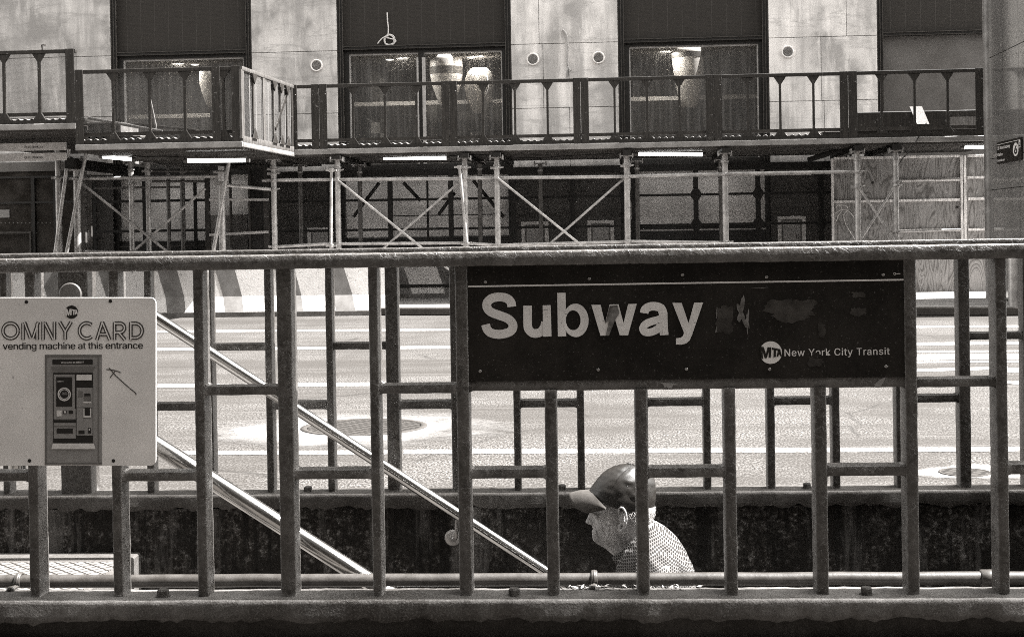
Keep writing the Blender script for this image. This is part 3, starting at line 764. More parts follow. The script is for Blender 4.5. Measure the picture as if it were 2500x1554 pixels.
# outlined capitals OMNY CARD
def el(cx, cy, rx, ry, a0, a1, n=28): return [(cx+rx*math.cos(math.radians(a0+(a1-a0)*i/n)), cy-ry*math.sin(math.radians(a0+(a1-a0)*i/n))) for i in range(n+1)]
strokes = [el(77, 495, 55, 55, 0, 360), [(168, 560), (168, 440)], [(178, 432), (222, 548)], [(240, 548), (278, 432)], [(270, 440), (270, 560)], [(313, 560), (313, 430)], [(325, 436), (385, 556)], [(395, 560), (395, 430)],
           [(432, 430), (475, 505)], [(516, 430), (472, 505)], [(473, 500), (473, 560)], el(628, 495, 52, 56, 48, 312), [(702, 560), (742, 432)], [(742, 432), (795, 560)], [(722, 520), (778, 520)],
           [(830, 560), (830, 432)], [(830, 442)]+el(868, 474, 34, 33, 90, -90, 14)+[(830, 508)], [(862, 508), (905, 560)], [(948, 560), (948, 432)], [(948, 442)]+el(980, 494, 50, 52, 90, -90, 18)+[(948, 546)]]
m1, m2 = MB(), MB()
for i, sline in enumerate(strokes):
    q = [co(*p) for p in sline]
    m1.ribbon(q, 27*k0, wo-.0005-i*.00004); m2.ribbon(q, 8.5*k0, wo-.0017-i*.00002)
part('large_lettering', m1, MAT['ink_soft'], vs_, 'outlined capitals OMNY CARD')
part('letter_inlay', m2, MAT['panel'], vs_)
m = MB(); put_text(m, F, 'vending machine at this entrance', 7, 852.5, 349, 850.5, 16.5, wo-.0006, .022, .95); part('small_lettering', m, MAT['ink'], vs_, 'bold line vending machine at this entrance')
def pic(name, mat, polys, lay, label=None, par=None):
    m = MB()
    for i, pl in enumerate(polys):
        if len(pl) == 4 and not isinstance(pl[0], tuple): a, b, c, d = pl; pl = [(a, b), (c, b), (c, d), (a, d)]
        q = [co(*p) for p in pl]; m.add([(a, wo-.0006-lay*.0005-i*.00004, b) for a, b in q], [tuple(range(len(q)))])
    return (parts if par else part)(name, m, MAT[mat], par or vs_, label)
mp = pic('machine_picture', 'print_grey', [(325, 668, 738, 1466)], 0, 'printed picture of a grey ticket machine')
pic('picture_casing', 'print_mid', [(327, 670, 340, 1464), (708, 690, 718, 1450), (327, 670, 734, 684), [(366, 752), (692, 752), (668, 800), (388, 800)], (338, 1448, 736, 1456)], 1, None, mp)
pic('picture_recess', 'print_dark', [(386, 798, 674, 1304), (380, 703, 672, 738)], 1.6, None, mp)
pic('picture_panels', 'print_grey', [(391, 810, 543, 1058), (391, 1058, 549, 1132), (391, 1160, 550, 1272), (556, 906, 672, 1250)], 2.4, None, mp)
pic('picture_shades', 'print_mid', [(556, 1046, 670, 1050), (568, 930, 600, 975), (610, 958, 660, 1003), (391, 1132, 549, 1138), (391, 1180, 548, 1188)], 3, None, mp)
pic('picture_screens', 'print_dark', [(409, 829, 524, 1042), (604, 1050, 664, 1124), (612, 948, 656, 966), (412, 1200, 530, 1236), (460, 1070, 485, 1094), (500, 1070, 530, 1094), (570, 1214, 614, 1240), (640, 1196, 660, 1236)], 3.4, None, mp)
pic('picture_lights', 'print_light', [(556, 812, 666, 852), [(374, 1348), (384, 1308), (682, 1308), (694, 1348)], (412, 1068, 448, 1112), (606, 1054, 614, 1120), (654, 1054, 662, 1120), (606, 1108, 662, 1120), (606, 1005, 664, 1016), (466, 1074, 480, 1088), (646, 1202, 654, 1214)], 3.8, None, mp)
m = MB(); m.ring(co(468, 953), 48*k0, 40*k0, wo-.0030, 36); m.ring(co(468, 953), 36*k0, 31*k0, wo-.0030, 36); parts('picture_ring', m, MAT['print_light'], mp)
m = MB(); put_text(m, F, 'Welcome to OMNY', 149, 886.5, 205, 886, 4.6, wo-.0022, .02); put_text(m, F, 'OMNY', 140.5, 932, 155.5, 932, 3.4, wo-.0030, .01); put_text(m, F, 'TOUCH', 152, 959, 163.5, 959, 2.2, wo-.0031, .0); put_text(m, F, 'TO START', 151, 963, 164.5, 963, 2.2, wo-.0031, .0)
part('picture_words', m, MAT['print_light'], mp)
m = MB()
for i, pl in enumerate(([(770, 774), (810, 778), (850, 788), (873, 799)], [(790, 764), (808, 785), (840, 822), (895, 872), (950, 920), (978, 942), (985, 958)], [(835, 785), (815, 810), (796, 836)])):
    m.ribbon([co(*p) for p in spline(pl, 5)], 7*k0, wo-.0006-i*.0002)
parts('scrawled_line', m, MAT['ink_soft'], vs_, 'hand scrawled arrow')
# ------------------------------------------------------------------ ground
def plate(name, quads, m, fr, z=None, label=None, kind='structure'):
    b = MB()
    for q in quads: b.add(q, [tuple(range(len(q)))])
    return single(name, b, m, fr, kind=kind)
HU0, HU1, HW0, HW1 = -4.25, 2.83, -.03, 1.92
def around(u0, u1, w0, w1, z):
    return [[(u0, w0, z), (u1, w0, z), (u1, HW0, z), (u0, HW0, z)], [(u0, HW1, z), (u1, HW1, z), (u1, w1, z), (u0, w1, z)],
            [(u0, HW0, z), (HU0, HW0, z), (HU0, HW1, z), (u0, HW1, z)], [(HU1, HW0, z), (u1, HW0, z), (u1, HW1, z), (HU1, HW1, z)]]
plate('road', around(-150, 150, -150, 220, 0), MAT['asphalt'], F)
m = MB(); m.box(-40, 40, -9, -.035, .002, .14); m.box(-40, -4.3, -.035, 2.25, .002, .14); m.box(2.85, 40, -.035, 2.25, .002, .14); m.box(-4.3, 2.85, WF+.262, 2.25, .002, .14)
single('near_pavement', m, MAT['near_pave'], F, kind='structure')
K1, K2 = S.onz(1040, 770), S.onz(2310, 771); ks = (K2[1]-K1[1])/(K2[0]-K1[0])
def wk(u): return K1[1]+ks*(u-K1[0])
UA, UB = -30, 30
m = MB()
m.add([(u, q, z) for z in (.002, .12) for u, q in ((UA, wk(UA)+.157), (UB, wk(UB)+.157), (UB, 70), (UA, 70))], [(0, 3, 2, 1), (4, 5, 6, 7), (0, 1, 5, 4), (1, 2, 6, 5), (2, 3, 7, 6), (3, 0, 4, 7)])
single('far_pavement', m, MAT['pave'], S, kind='structure')
m = MB(); m.add([(u, q, z) for z in (.002, .125) for u, q in ((UA, wk(UA)), (UB, wk(UB)), (UB, wk(UB)+.155), (UA, wk(UA)+.155))], [(0, 3, 2, 1), (4, 5, 6, 7), (0, 1, 5, 4), (1, 2, 6, 5), (2, 3, 7, 6), (3, 0, 4, 7)])
single('far_kerb', m, MAT['kerb'], S, kind='structure', bevel=.015)
# unseen building added at the viewer's back to keep sky light off the railing
m = MB(); m.box(-45, 45, -18, -8.2, .14, 20); ob_ = thing('building', 'dark brick building front along the pavement at the viewer\'s back', 'building', F, (0, -13, .14))
part('wall', m, plain('dark_blocker_wall', .035, .9, .1, 0, .3, 2), ob_)
m = MB()
for i in range(-8, 9):
    for j in range(4): m.box(i*2.6-.7, i*2.6+.7, -8.2, -8.17, 1.2+j*4.2, 4.0+j*4.2)
parts('window', m, MAT['dark_glass'], ob_)
# painted lines: quads between pixels on the road plane
def road_quad(name, m, quads, z=.004):
    b = MB()
    for i, q in enumerate(quads): b.add([S.onz(x, y, z)+(z,) for x, y in q], [tuple(range(len(q)))])
    return single(name, b, m, S, kind='structure')
def line(x0, y0, x1, y1, t): return [(x0, y0-t/2), (x1, y1-t/2), (x1, y1+t/2), (x0, y0+t/2)]
road_quad('lane_line', MAT['mark'], [line(-400, 813.5, 2900, 793.5, 5)])
road_quad('lane_line', MAT['mark'], [line(-400, 858, 2900, 834, 7)])
road_quad('lane_line', MAT['worn_mark'], [line(-400, 947, 940, 937, 9)])
road_quad('lane_line', MAT['worn_mark'], [line(-400, 1107, 950, 1103, 10), line(985, 1102, 3000, 1093, 11)])
road_quad('crossing_lines', MAT['mark'], [line(2180, 858, 2900, 854, 4), line(2185, 872, 2900, 866, 14), line(2180, 884, 2900, 879, 4), line(2150, 906, 2460, 897, 7), line(2460, 903, 2900, 900, 12), [(2455, 930), (2700, 928), (2700, 938), (2480, 938), (2455, 934)]])
def ragged(cx, cy, rx, ry, seed, n=70):
    out = []
    for k in range(n):
        a = 2*math.pi*k/n; j = 1+.16*noise.noise((math.cos(a)*2.2+seed, math.sin(a)*2.2, seed))+.06*noise.noise((math.cos(a)*9, math.sin(a)*9, seed))
        out.append((cx+rx*j*math.cos(a)/max(abs(math.cos(a)), abs(math.sin(a)))**.35, cy+ry*j*math.sin(a)/max(abs(math.cos(a)), abs(math.sin(a)))**.35))
    return out
def patch(cx, cy, rx, ry, v):
    c = S.onz(cx, cy, .0055); a = S.onz(cx+rx, cy, .0055)[0]-c[0]; b = (S.onz(cx, cy-ry, .0055)[1]-S.onz(cx, cy+ry, .0055)[1])/2
    m = MB(); m.add([(c[0]+i*a*1.5, c[1]+j*b*1.5, .0055) for i, j in ((-1, -1), (1, -1), (1, 1), (-1, 1))], [(0, 1, 2, 3)])
    single('road_patch', m, m_marking('worn_patch', v, .54, (a, b)), S, kind='structure')
patch(862, 1046, 400, 44, .165); patch(2430, 1151, 235, 20, .30)
0 and road_quad('road_stain', plain('dark_tar', .05, .7, .3, 0, .4, 30), [ragged(1835, 1159, 26, 6, 1.2), ragged(2100, 990, 45, 3, 3.2), ragged(2310, 812, 60, 4, 8.1)], .0065)
def cover(px, py, rpx, label):
    c = S.onz(px, py, .007); e = S.onz(px+rpx, py, .007); r = abs(e[0]-c[0])
    t = thing('manhole_cover', label, 'manhole cover', S, (c[0], c[1], .006), 'manhole covers in the road')
    m = MB(); m.lathe((c[0], c[1], .006), [(r, .0), (r, .004), (r*.9, .004), (r*.9, .0)], 48); part('rim', m, MAT['kerb'], t)
    m = MB(); m.lathe((c[0], c[1], .006), [(r*.89, .0), (r*.89, .0035), (r*.05, .0045)], 48, 2, False); part('lid', m, MAT['cover'], t)
cover(889, 1041, 152, 'round ribbed iron manhole cover inside the large pale patch of road')
cover(2356, 1152, 64, 'small dark round cover inside the white painted patch at the right edge')

# ------------------------------------------------------------------ concrete barriers
def barrier(label, x0, x1, y, zb, stripes, foot):
    xm = (x0+x1)/2
    w0 = S.onz(foot[0], foot[1], zb)[1]
    prof = [(0, .0), (0, .075), (.178, .33), (.235, .83), (.385, .83), (.43, .33), (.61, .075), (.61, 0)]
    u0 = S.u(x0, y, w0+.1); u1 = S.u(x1, y, w0+.1)
    t = thing('concrete_barrier', label, 'barrier', S, ((u0+u1)/2, w0, zb), 'striped concrete barriers along the far kerb')
    m = MB(); m.prism_u([(w0+a, zb+b) for a, b in prof[1:-1]], u0, u1); part('body', m, MAT['barrier'], t, bevel=.012)
    m = MB(); m.box(u0-.002, u1+.002, w0-.004, w0+.614, zb, zb+.073); part('foot', m, MAT['foot'], t)
    lv = [.076, .2, .33, .5, .66, .829]
    def fw(v): return w0+(.178*(v-.075)/.255 if v < .33 else .178+.057*(v-.33)/.5)
    for (ta, tb, ba, bb, yt, yb) in stripes:
        m = MB(); vt = S.v((ta+tb)/2, yt, w0+.2)-zb; vb = S.v((ba+bb)/2, yb, w0+.05)-zb
        ua, ub, uc, ud = S.u(ta, yt, w0+.2), S.u(tb, yt, w0+.2), S.u(ba, yb, w0+.05), S.u(bb, yb, w0+.05)
        vs = []
        for v in lv:
            k = (v-vb)/(vt-vb); o = fw(v)-.004
            vs += [(max(u0, min(u1, uc+(ua-uc)*k)), o, zb+v), (max(u0, min(u1, ud+(ub-ud)*k)), o, zb+v)]
        m.add(vs, [(2*i, 2*i+1, 2*i+3, 2*i+2) for i in range(len(lv)-1)]); part('stripe', m, MAT['stripe'], t)
    return t
sA = [(386+d, 433+d, 410+d, 455+d, 667, 761) for d in (-870, -725, -580, -435, -290, -145, 0, 142, 288)]+[(801, 841, 824, 873, 660, 768)]
barrier('long white barrier with slanting grey stripes in the road before the kerb, at left', -420, 948, 760, 0, sA, (640, 773))
sB = [(960, 988, 978, 1008, 660, 719), (1069, 1099, 1089, 1121, 660, 719), (1215, 1250, 1236, 1270, 660, 719), (1360, 1395, 1381, 1416, 660, 719), (1505, 1540, 1526, 1561, 658, 717)]
barrier('white striped barrier set back on the pavement, just left of the large sign', 975, 1640, 722, .12, sB, (1040, 727))
sC = [(1760, 1800, 1781, 1821, 655, 713), (1910, 1950, 1931, 1971, 650, 710), (2060, 2100, 2081, 2121, 650, 710), (2262, 2310, 2306, 2330, 640, 698)]
barrier('chipped white barrier end seen just right of the large sign', 1655, 2303, 708, .12, sC, (2270, 707))
b0 = S.onz(2478, 747, .12); rb = (S.u(2491, 740, b0[1])-S.u(2466, 740, b0[1]))/2
m = MB(); m.lathe((b0[0], b0[1]+rb, .12), [(rb, 0), (rb, .9), (rb*.85, .95), (rb*.4, .975), (.01, .98)], 24)
single('bollard', m, MAT['galv'], S, 'scuffed pale steel bollard at the right edge, in front of the glass lift', 'bollard')

# ------------------------------------------------------------------ building
WB = 3.0
bt = thing('building', 'pale stone building front with dark bronze bays and shop windows behind the scaffold', 'building', S, (0, WB, .12))
def su(px, w, py=100): return S.u(px, py, w)
def sv(px, py, w): return S.v(px, py, w)
VT = sv(1060, 114, WB+.1); VG = sv(1380, 407, WB); VD = 2.56; TOP = 26.0
piers = [(-1100, 269, [143, 290], [(-400, None)], 0), (614, 822, [-30, 127, 279], [], 1), (1248, 1508, [-60, 106, 263], [], 2), (1877, 2141, [90, 246], [], 3), (2560, 3600, [90, 250], [], 2)]
splits = {2: {1: 1316, 2: 1388, 3: 1325}, 3: {2: 2067, 1: 2004}}
for k, (a, b, js, _, mi) in enumerate(piers):
    m = MB(); u0, u1 = su(a, WB), su(b, WB); xm = (max(a, -200)+min(b, 2500))/2
    lv = sorted([VG]+[sv(xm, j, WB) for j in js]); 
    while lv[-1] < TOP: lv.append(lv[-1]+1.2)
    n = 0
    for i in range(len(lv)-1):
        z0, z1 = lv[i]+.005, lv[i+1]-.005
        sp = [u0, u1]
        if k == 2: sp = [u0, su([1388, 1325, 1316, 1400][i % 4], WB), u1] if i < 4 else [u0, (u0+u1)/2, u1]
        if k == 3: sp = [u0, su([2010, 2004, 2067, 2000][i % 4], WB), u1]
        for j in range(len(sp)-1):
            m.box(sp[j]+(.004 if j else 0), sp[j+1]-(.004 if j < len(sp)-2 else 0), WB, WB+.3, z0, z1)
    part('pier', m, MAT['stone%d' % mi], bt, bevel=.004)
    m = MB(); m.box(u0+.002, u1-.002, WB+.012, WB+.42, .13, TOP); part('pier_core', m, MAT['kerb'], bt)
    m = MB(); m.box(u0-.01, u1+.01, WB-.05, WB+.01, .13, VG-.004); part('granite_base', m, MAT['granite'], bt)
    m = MB(); m.box(u0-.01, u1+.01, WB-.075, WB-.05, .13, .5); part('skirting', m, MAT['frame'], bt)
bays = [(269, 614), (822, 1248), (1508, 1877), (2141, 2560)]
for k, (a, b) in enumerate(bays):
    u0, u1 = su(a, WB), su(b, WB); jw = .10
    m = MB(); m.box(u0, u0+jw, WB+.03, WB+.4, .13, TOP); m.box(u1-jw, u1, WB+.03, WB+.4, .13, TOP)
    parts('jamb', m, MAT['frame'], bt)
    m = MB()
    for x in (u0+.005, u0+.055, u0+jw+.004, u1-.02, u1-.066, u1-jw-.018): m.box(x, x+.013, WB+.012, WB+.05, VD, TOP)
    parts('jamb_edge', m, MAT['frame_edge'], bt)  # paler strips carry the jamb's edge highlights in their colour
    m = MB(); m.box(u0+jw, u1-jw, WB+.12, WB+.3, VT+.05, TOP); part('louvre_panel', m, MAT['louvre'], bt)
    m = MB(); m.box(u0+jw, u1-jw, WB+.05, WB+.32, VT-.035, VT+.05); part('transom', m, MAT['frame'], bt)
    m = MB(); m.box(u0+jw, u1-jw, WB+.035, WB+.05, VT+.025, VT+.04); m.box(u0+jw, u1-jw, WB+.035, WB+.05, VT-.03, VT-.02); parts('transom_edge', m, MAT['frame_edge'], bt)
    ua, ub = u0+jw, u1-jw
    if k == 3:
        m = MB(); m.box(ua, ub, WB+.14, WB+.3, 1.5, VT-.035); part('blank_panel', m, MAT['grey_panel'], bt); continue
    # upper window: dark sash, pale glazing bead, pane
    fr_ = MB(); d = .11
    fr_.box(ua, ua+d, WB+.10, WB+.3, VD, VT-.035); fr_.box(ub-d*.8, ub, WB+.10, WB+.3, VD, VT-.035); fr_.box(ua+d, ub-d*.8, WB+.10, WB+.3, VT-.10, VT-.035); fr_.box(ua+d, ub-d*.8, WB+.10, WB+.3, VD, VD+.08)
    if k == 1: x = su(1027, WB+.1); fr_.box(x-.05, x+.05, WB+.10, WB+.3, VD+.08, VT-.10)
    wf = part('window', fr_, MAT['frame'], bt)
    m = MB(); e = .022; L0, L1 = ua+d, ub-d*.8
    m.box(L0, L0+e, WB+.13, WB+.2, VD+.08, VT-.10); m.box(L1-e, L1, WB+.13, WB+.2, VD+.08, VT-.10); m.box(L0+e, L1-e, WB+.13, WB+.2, VT-.13, VT-.10)
    if k == 1: m.box(x-.085, x-.05, WB+.085, WB+.2, VD+.08, VT-.2); m.box(x+.02, x+.085, WB+.08, WB+.098, VD+.08, VT-.2)
    parts('glazing_bead', m, MAT['alu'], wf)
    m = MB(); m.box(L0, L1, WB+.205, WB+.215, VD+.08, VT-.10); part('pane', m, MAT['glass'], wf)
    # lower window
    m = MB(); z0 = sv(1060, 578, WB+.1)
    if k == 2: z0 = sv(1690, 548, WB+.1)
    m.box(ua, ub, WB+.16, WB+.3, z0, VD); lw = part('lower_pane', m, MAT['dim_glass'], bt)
    m = MB(); m.box(ua, ub, WB+.06, WB+.3, .13, z0-.05); m.box(ua, ub, WB+.10, WB+.3, z0-.05, z0); m.box(ua, ub, WB+.09, WB+.158, VD-.06, VD)
    part('sill_wall', m, MAT['frame'], bt)
    m = MB(); m.box(ua, ub, WB+.03, WB+.058, z0-.11, z0-.085); part('sill_line', m, MAT['alu'] if k == 2 else MAT['frame_edge'], bt)
    # room behind the upper window
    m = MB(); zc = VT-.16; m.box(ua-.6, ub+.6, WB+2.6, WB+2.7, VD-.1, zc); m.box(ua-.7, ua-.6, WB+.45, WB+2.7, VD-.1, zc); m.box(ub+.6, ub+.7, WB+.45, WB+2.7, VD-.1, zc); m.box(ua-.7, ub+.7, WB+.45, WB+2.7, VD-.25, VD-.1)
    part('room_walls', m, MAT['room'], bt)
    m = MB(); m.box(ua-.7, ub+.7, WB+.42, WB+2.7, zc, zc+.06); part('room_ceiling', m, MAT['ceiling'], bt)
# tiled walls and shelves inside the bays
m = MB(); z0, z1 = VD-.09, sv(1060, 258, WB+2.0)
m.box(su(1015, WB+2, 300), su(1245, WB+2, 300), WB+2.0, WB+2.1, z0, z1); part('tiled_wall', m, MAT['tiles'], bt)
m = MB(); m.box(su(905, WB+1.6, 300), su(940, WB+1.6, 300), WB+1.6, WB+1.8, z0, sv(920, 176, WB+1.6)); part('tiled_column', m, MAT['tiles'], bt)
m = MB()
for (a, b, y) in ((866, 1240, 253), (1535, 1850, 241), (300, 520, 286)): z = sv((a+b)/2, y, WB+1.4); m.box(su(a, WB+1.4, 250), su(b, WB+1.4, 250), WB+1.3, WB+1.5, z-.03, z+.05)
parts('shelf', m, MAT['urn'], bt)
m = MB()
for (a, b) in ((300, 352), (430, 470)): m.box(su(a, WB+1.9, 300), su(b, WB+1.9, 300), WB+1.9, WB+2.0, z0, VT-.17)
parts('inner_column', m, MAT['grey_panel'], bt)
# downlights inside
for (px, py) in ((482, 153), (955, 141), (1152, 135), (1687, 118)):
    c = S.at(px, py, WB+.8); m = MB(); zc = VT-.165; m.lathe((c[0], WB+.62, zc-.006), [(.05, 0), (.075, .004)], 20)
    part('downlight', m, MAT['downlight'], bt)
    ld = bpy.data.lights.new('downlight_lamp', 'AREA'); ld.energy = 3.0; ld.shape = 'DISK'; ld.size = .45; ld.color = (1, .97, .9)
    lo = bpy.data.objects.new('downlight_lamp', ld); C.objects.link(lo); lo.matrix_world = S.M @ Matrix.Translation((S.u({482: 440, 955: 985, 1152: 1168, 1687: 1625}[px], 120, WB+.4), WB+.40, zc-.02))
# vents on the piers
for (px, py) in ((773, 160), (1301, 145), (1461, 141), (1923, 127)):
    c = S.at(px, py, WB); R = .118; m = MB()
    m.lathe((c[0], WB+.002, c[2]), [(R*.74, -.012), (R*.80, -.03), (R*.93, -.032), (R, -.02), (R*1.02, .0)], 32, 1); v_ = part('vent', m, MAT['vent'], bt)
    m = MB(); m.lathe((c[0], WB-.004, c[2]), [(R*.8, 0), (R*.8, .004)], 28, 1)
    for i in range(-5, 6):
        z = i*R*.14; h = math.sqrt(max(0, (R*.76)**2-z*z)); m.prism_u([(WB-.028, c[2]+z-.006), (WB-.010, c[2]+z+.004), (WB-.008, c[2]+z), (WB-.026, c[2]+z-.010)], c[0]-h, c[0]+h)
    part('vent_grille', m, MAT['vent_slat'], v_)
# shop front at the far left
m = MB(); u0, u1 = su(-300, WB-.25, 500), su(205, WB-.25, 500); m.box(u0, u1, WB-.25, WB-.2, .13, sv(80, 396, WB-.25)); part('shopfront_glass', m, MAT['dark_glass'], bt)
m = MB()
for px, wd in ((76, .07), (130, .05)): x = su(px, WB-.3, 500); m.box(x, x+wd, WB-.3, WB-.251, .13, 2.5)
for py in (432, 494): z = sv(80, py, WB-.3); m.box(u0, u1, WB-.29, WB-.252, z-.02, z+.02)
part('shopfront_frame', m, MAT['frame'], bt)
m = MB()
for i in range(-6, 14): c = S.at(10*i+3, 544, WB-.256); m.disc((c[0], c[2]), .014, WB-.257, 10)
part('glass_dots', m, MAT['print_mid'], bt)
m = MB(); z = sv(40, 570, WB-.3); z2 = sv(40, 565, WB-.3); x = su(77, WB-.3, 590); m.box(u0, x, WB-.33, WB-.301, z, z2); m.box(x-.03, x, WB-.33, WB-.301, .13, z); part('door_push_bar', m, MAT['frame_edge'], bt)
m = MB(); c = S.at(0, 512, WB-.27); e = S.at(23, 531, WB-.27); m.box(c[0]-.3, e[0], WB-.27, WB-.256, e[2], c[2]); part('window_notice', m, MAT['print_grey'], bt)
m = MB(); m.box(su(-300, WB-.28, 400), su(200, WB-.28, 400), WB-.28, WB-.2, sv(80, 418, WB-.28), sv(80, 396, WB-.28)-.004); part('ceiling_reflection', m, MAT['grey_panel'], bt)  # ceiling reflection in the shop glass, built in as a grey band
# roll shutter glimpsed behind the gate
m = MB()
for i in range(34): z = .2+i*.045; m.box(su(512, WB-.15, 550), su(604, WB-.15, 550), WB-.15-(i % 2)*.012, WB-.1, z, z+.043)
part('roll_shutter', m, MAT['galv_dark'], bt)
# ghost lettering in the shop window right of centre
m = MB(); put_text(m, S, 'STAIRCASE', 1700, 395, 1828, 391, 9, WB+.06, .02); part('window_lettering', m, MAT['frame_edge'], bt)

# notice frames on the granite
for (x0, x1, y0, y1, lab) in ((1273, 1340, 541, 604, 'pale framed notice box on dark granite, left one of the pair under the crossed braces'), (1434, 1500, 538, 602, 'pale framed notice box on dark granite, right one of the pair beside the crossed braces'),
                          (1898, 1967, 528, 590, 'pale framed paper notice on dark granite left of the plywood hoarding'), (751, 816, 556, 615, 'dim framed notice box low on dark granite, nearest the grey gate')):
    w = WB-.05; a = S.at(x0, y0, w); b = S.at(x1, y1, w); z0 = max(b[2], .3)
    t = thing('notice_board', lab, 'notice', S, ((a[0]+b[0])/2, w, z0), 'notices on the granite base')
    m = MB(); m.box(a[0], b[0], w-.03, w-.001, z0-.4, a[2]); part('frame', m, MAT['notice'], t, bevel=.005)
    m = MB(); m.box(a[0]+.07, b[0]-.07, w-.034, w-.031, z0-.36, a[2]-.06); part('border', m, MAT['print_mid'], t)
    m = MB(); m.box(a[0]+.10, b[0]-.10, w-.038, w-.035, z0-.36, a[2]-.09); part('sheet', m, MAT['print_pale'], t)
    m = MB(); m.ring((b[0]-.15, z0+.10), .03, .018, w-.041, 20, .045, .03); part('latch', m, MAT['ink_soft'], t)

# urns standing inside
def urn(label, x0, x1, y0, y1, w, prof, band=None):
    a = S.at(x0, y0, w); b = S.at(x1, y1, w); R = (b[0]-a[0])/2; uc = (a[0]+b[0])/2; H = a[2]-b[2]
    t = thing('urn', label, 'urn', S, (uc, w, VD-.09), 'white urns behind the windows')
    m = MB(); m.lathe((uc, w, b[2]), [(R*r, H*h) for r, h in prof], 36); part('bowl', m, MAT['urn'], t)
    m = MB(); m.lathe((uc, w, VD-.09), [(R*.42, 0), (R*.42, .05), (R*.22, .12), (R*.2, b[2]-VD+.09-.01), (R*.3, b[2]-VD+.09-.002)], 24); part('pedestal', m, MAT['grey_panel'], t)
    if band:
        rb_ = lambda h: [r for r, q in prof if True][0]
        m = MB(); m.lathe((uc, w, b[2]), [(R*band[2], H*band[0]), (R*band[3], H*band[1])], 36); part('band', m, MAT['urn_band'], t)
P1 = [(.30, 0), (.42, .06), (.62, .2), (.86, .42), (.98, .62), (1.0, .75), (.98, .92), (.90, 1.0), (.82, 1.0)]
urn('tall white urn with a dark band, inside the window bay with the coiled cable', 1049, 1131, 138, 262, WB+.68, P1, (.64, .78, 1.0, 1.012))
P2 = [(.32, 0), (.55, .08), (.85, .3), (1.0, .55), (.96, .78), (.78, .93), (.55, 1.0)]
urn('shorter round white urn beside the banded urn, partly in front of the tiled wall', 1134, 1208, 168, 278, WB+.60, P2)
P3_ = [(.36, 0), (.55, .07), (.6, .14), (.75, .35), (.9, .6), (.97, .8), (1.0, .93), (.98, 1.0), (.9, 1.0)]
urn('large white urn with a dark rim band, alone in the window below the right louvre', 1639, 1724, 121, 262, WB+.65, P3_, (.84, .93, .995, 1.012))
urn('pale vase half hidden behind the boards in the left window', 487, 548, 168, 262, WB+.65, P1)

# loose cables on the front
def cable(name, label, pts, w, r, cat='cable', extra=()):
    m = MB(); q = [S.at(x, y, w) for x, y in pts]; m.tube(spline(q, 6), r, 6)
    for e in extra: m.tube(spline([S.at(x, y, w-.012) for x, y in e], 6), r, 6)
    return single(name, m, MAT['cable'], S, label, cat)
coil = [(951+12.5*math.cos(a*.5)+1.5*math.cos(a*.13), 98+12.5*math.sin(a*.5)+1.2*math.sin(a*.3)) for a in range(0, 40)]
cable('hanging_cable', 'white cable hanging in a small coil on the dark louvre panel', [(945, 31), (946, 50), (948, 70), (947, 86), (944, 92)]+coil, WB+.085, .011, extra=[[(948, 88), (936, 92), (927, 100), (922, 107)]])
m = MB(); m.tube(spline([S.at(x, y, WB-.03) for x, y in ((1374, 73), (1382, 84), (1385, 100), (1385, 130), (1386, 160))], 6), .024, 10)
for i in range(9): m.tube(spline([S.at(1386, 158, WB-.03), S.at(1384+i*1.2, 172, WB-.05-.01*(i % 3)), S.at(1382+i*1.6+(3 if i > 6 else 0), 190-(22 if i > 6 else 0), WB-.06)], 5), .007, 5)
single('frayed_cable', m, MAT['galv'], S, 'grey pipe-like cable on the stone pier ending in frayed wires', 'cable')
# ------------------------------------------------------------------ sidewalk shed (scaffold bridge)
HP, HD = 3.86, 2.786
WM = S.onz(400, 166, HP)[1]
def zs(px, py, w): return S.v(px, py, w)
def tube_px(mb, a, b, w, r, n=10, w2=None): mb.tube([S.at(a[0], a[1], w), S.at(b[0], b[1], w if w2 is None else w2)], r, n)
def pxm(w): return (24+w)/FPX
def post(par, px, ytop, w, wd, mat='galv', yref=480, zbot=.12, clamps=(), head=True):
    u = S.u(px, yref, w); z1 = zs(px, ytop, w); r = wd*pxm(w)/2
    m = MB(); m.tube([(u, w, zbot), (u, w, z1)], r, 16); m.box(u-.1, u+.1, w-.1, w+.1, zbot, zbot+.012)
    p = part('post', m, MAT[mat], par)
    if head:
        m = MB(); m.box(u-.105, u+.105, w-.10, w+.10, z1, z1+.014)
        for s in (-1, 1):
            m.box(u+s*.105-.008, u+s*.105+.008, w-.09, w+.09, z1-.03, z1+.05); m.tube([(u+s*.1, w-.1, z1-.012), (u+s*.1, w+.1, z1-.012)], .012, 8)
        m.tube([(u, w, z1-.16), (u, w, z1)], r*.62, 12); m.lathe((u, w, z1-.14), [(r*1.35, 0), (r*1.35, .03)], 12)
        part('post_head', m, MAT['clamp'], p)
    for y in clamps:
        z = zs(px, y, w); m = MB(); m.lathe((u, w, z-.03), [(r*1.12, 0), (r*1.3, .006), (r*1.3, .05), (r*1.12, .056)], 14)
        m.box(u-r*2.2, u-r*1.1, w-.03, w+.01, z-.02, z+.02); m.tube([(u+r*.9, w-.04, z), (u+r*2.4, w-.04, z+.01)], .013, 8)
        part('coupler', m, MAT['clamp'], p)
    return p
def stud_poly(u, z0, z1, hw, gw, gh, top=True, bot=True):
    pts = [(u-hw, z0), (u+hw, z0)] if not bot else [(u-gw, z0), (u+gw, z0), (u+hw, z0+gh)]
    pts += [(u+hw, z1), (u-hw, z1)] if not top else [(u+hw, z1-gh), (u+gw, z1), (u-gw, z1), (u-hw, z1-gh)]
    if bot: pts += [(u-hw, z0+gh)]
    return pts
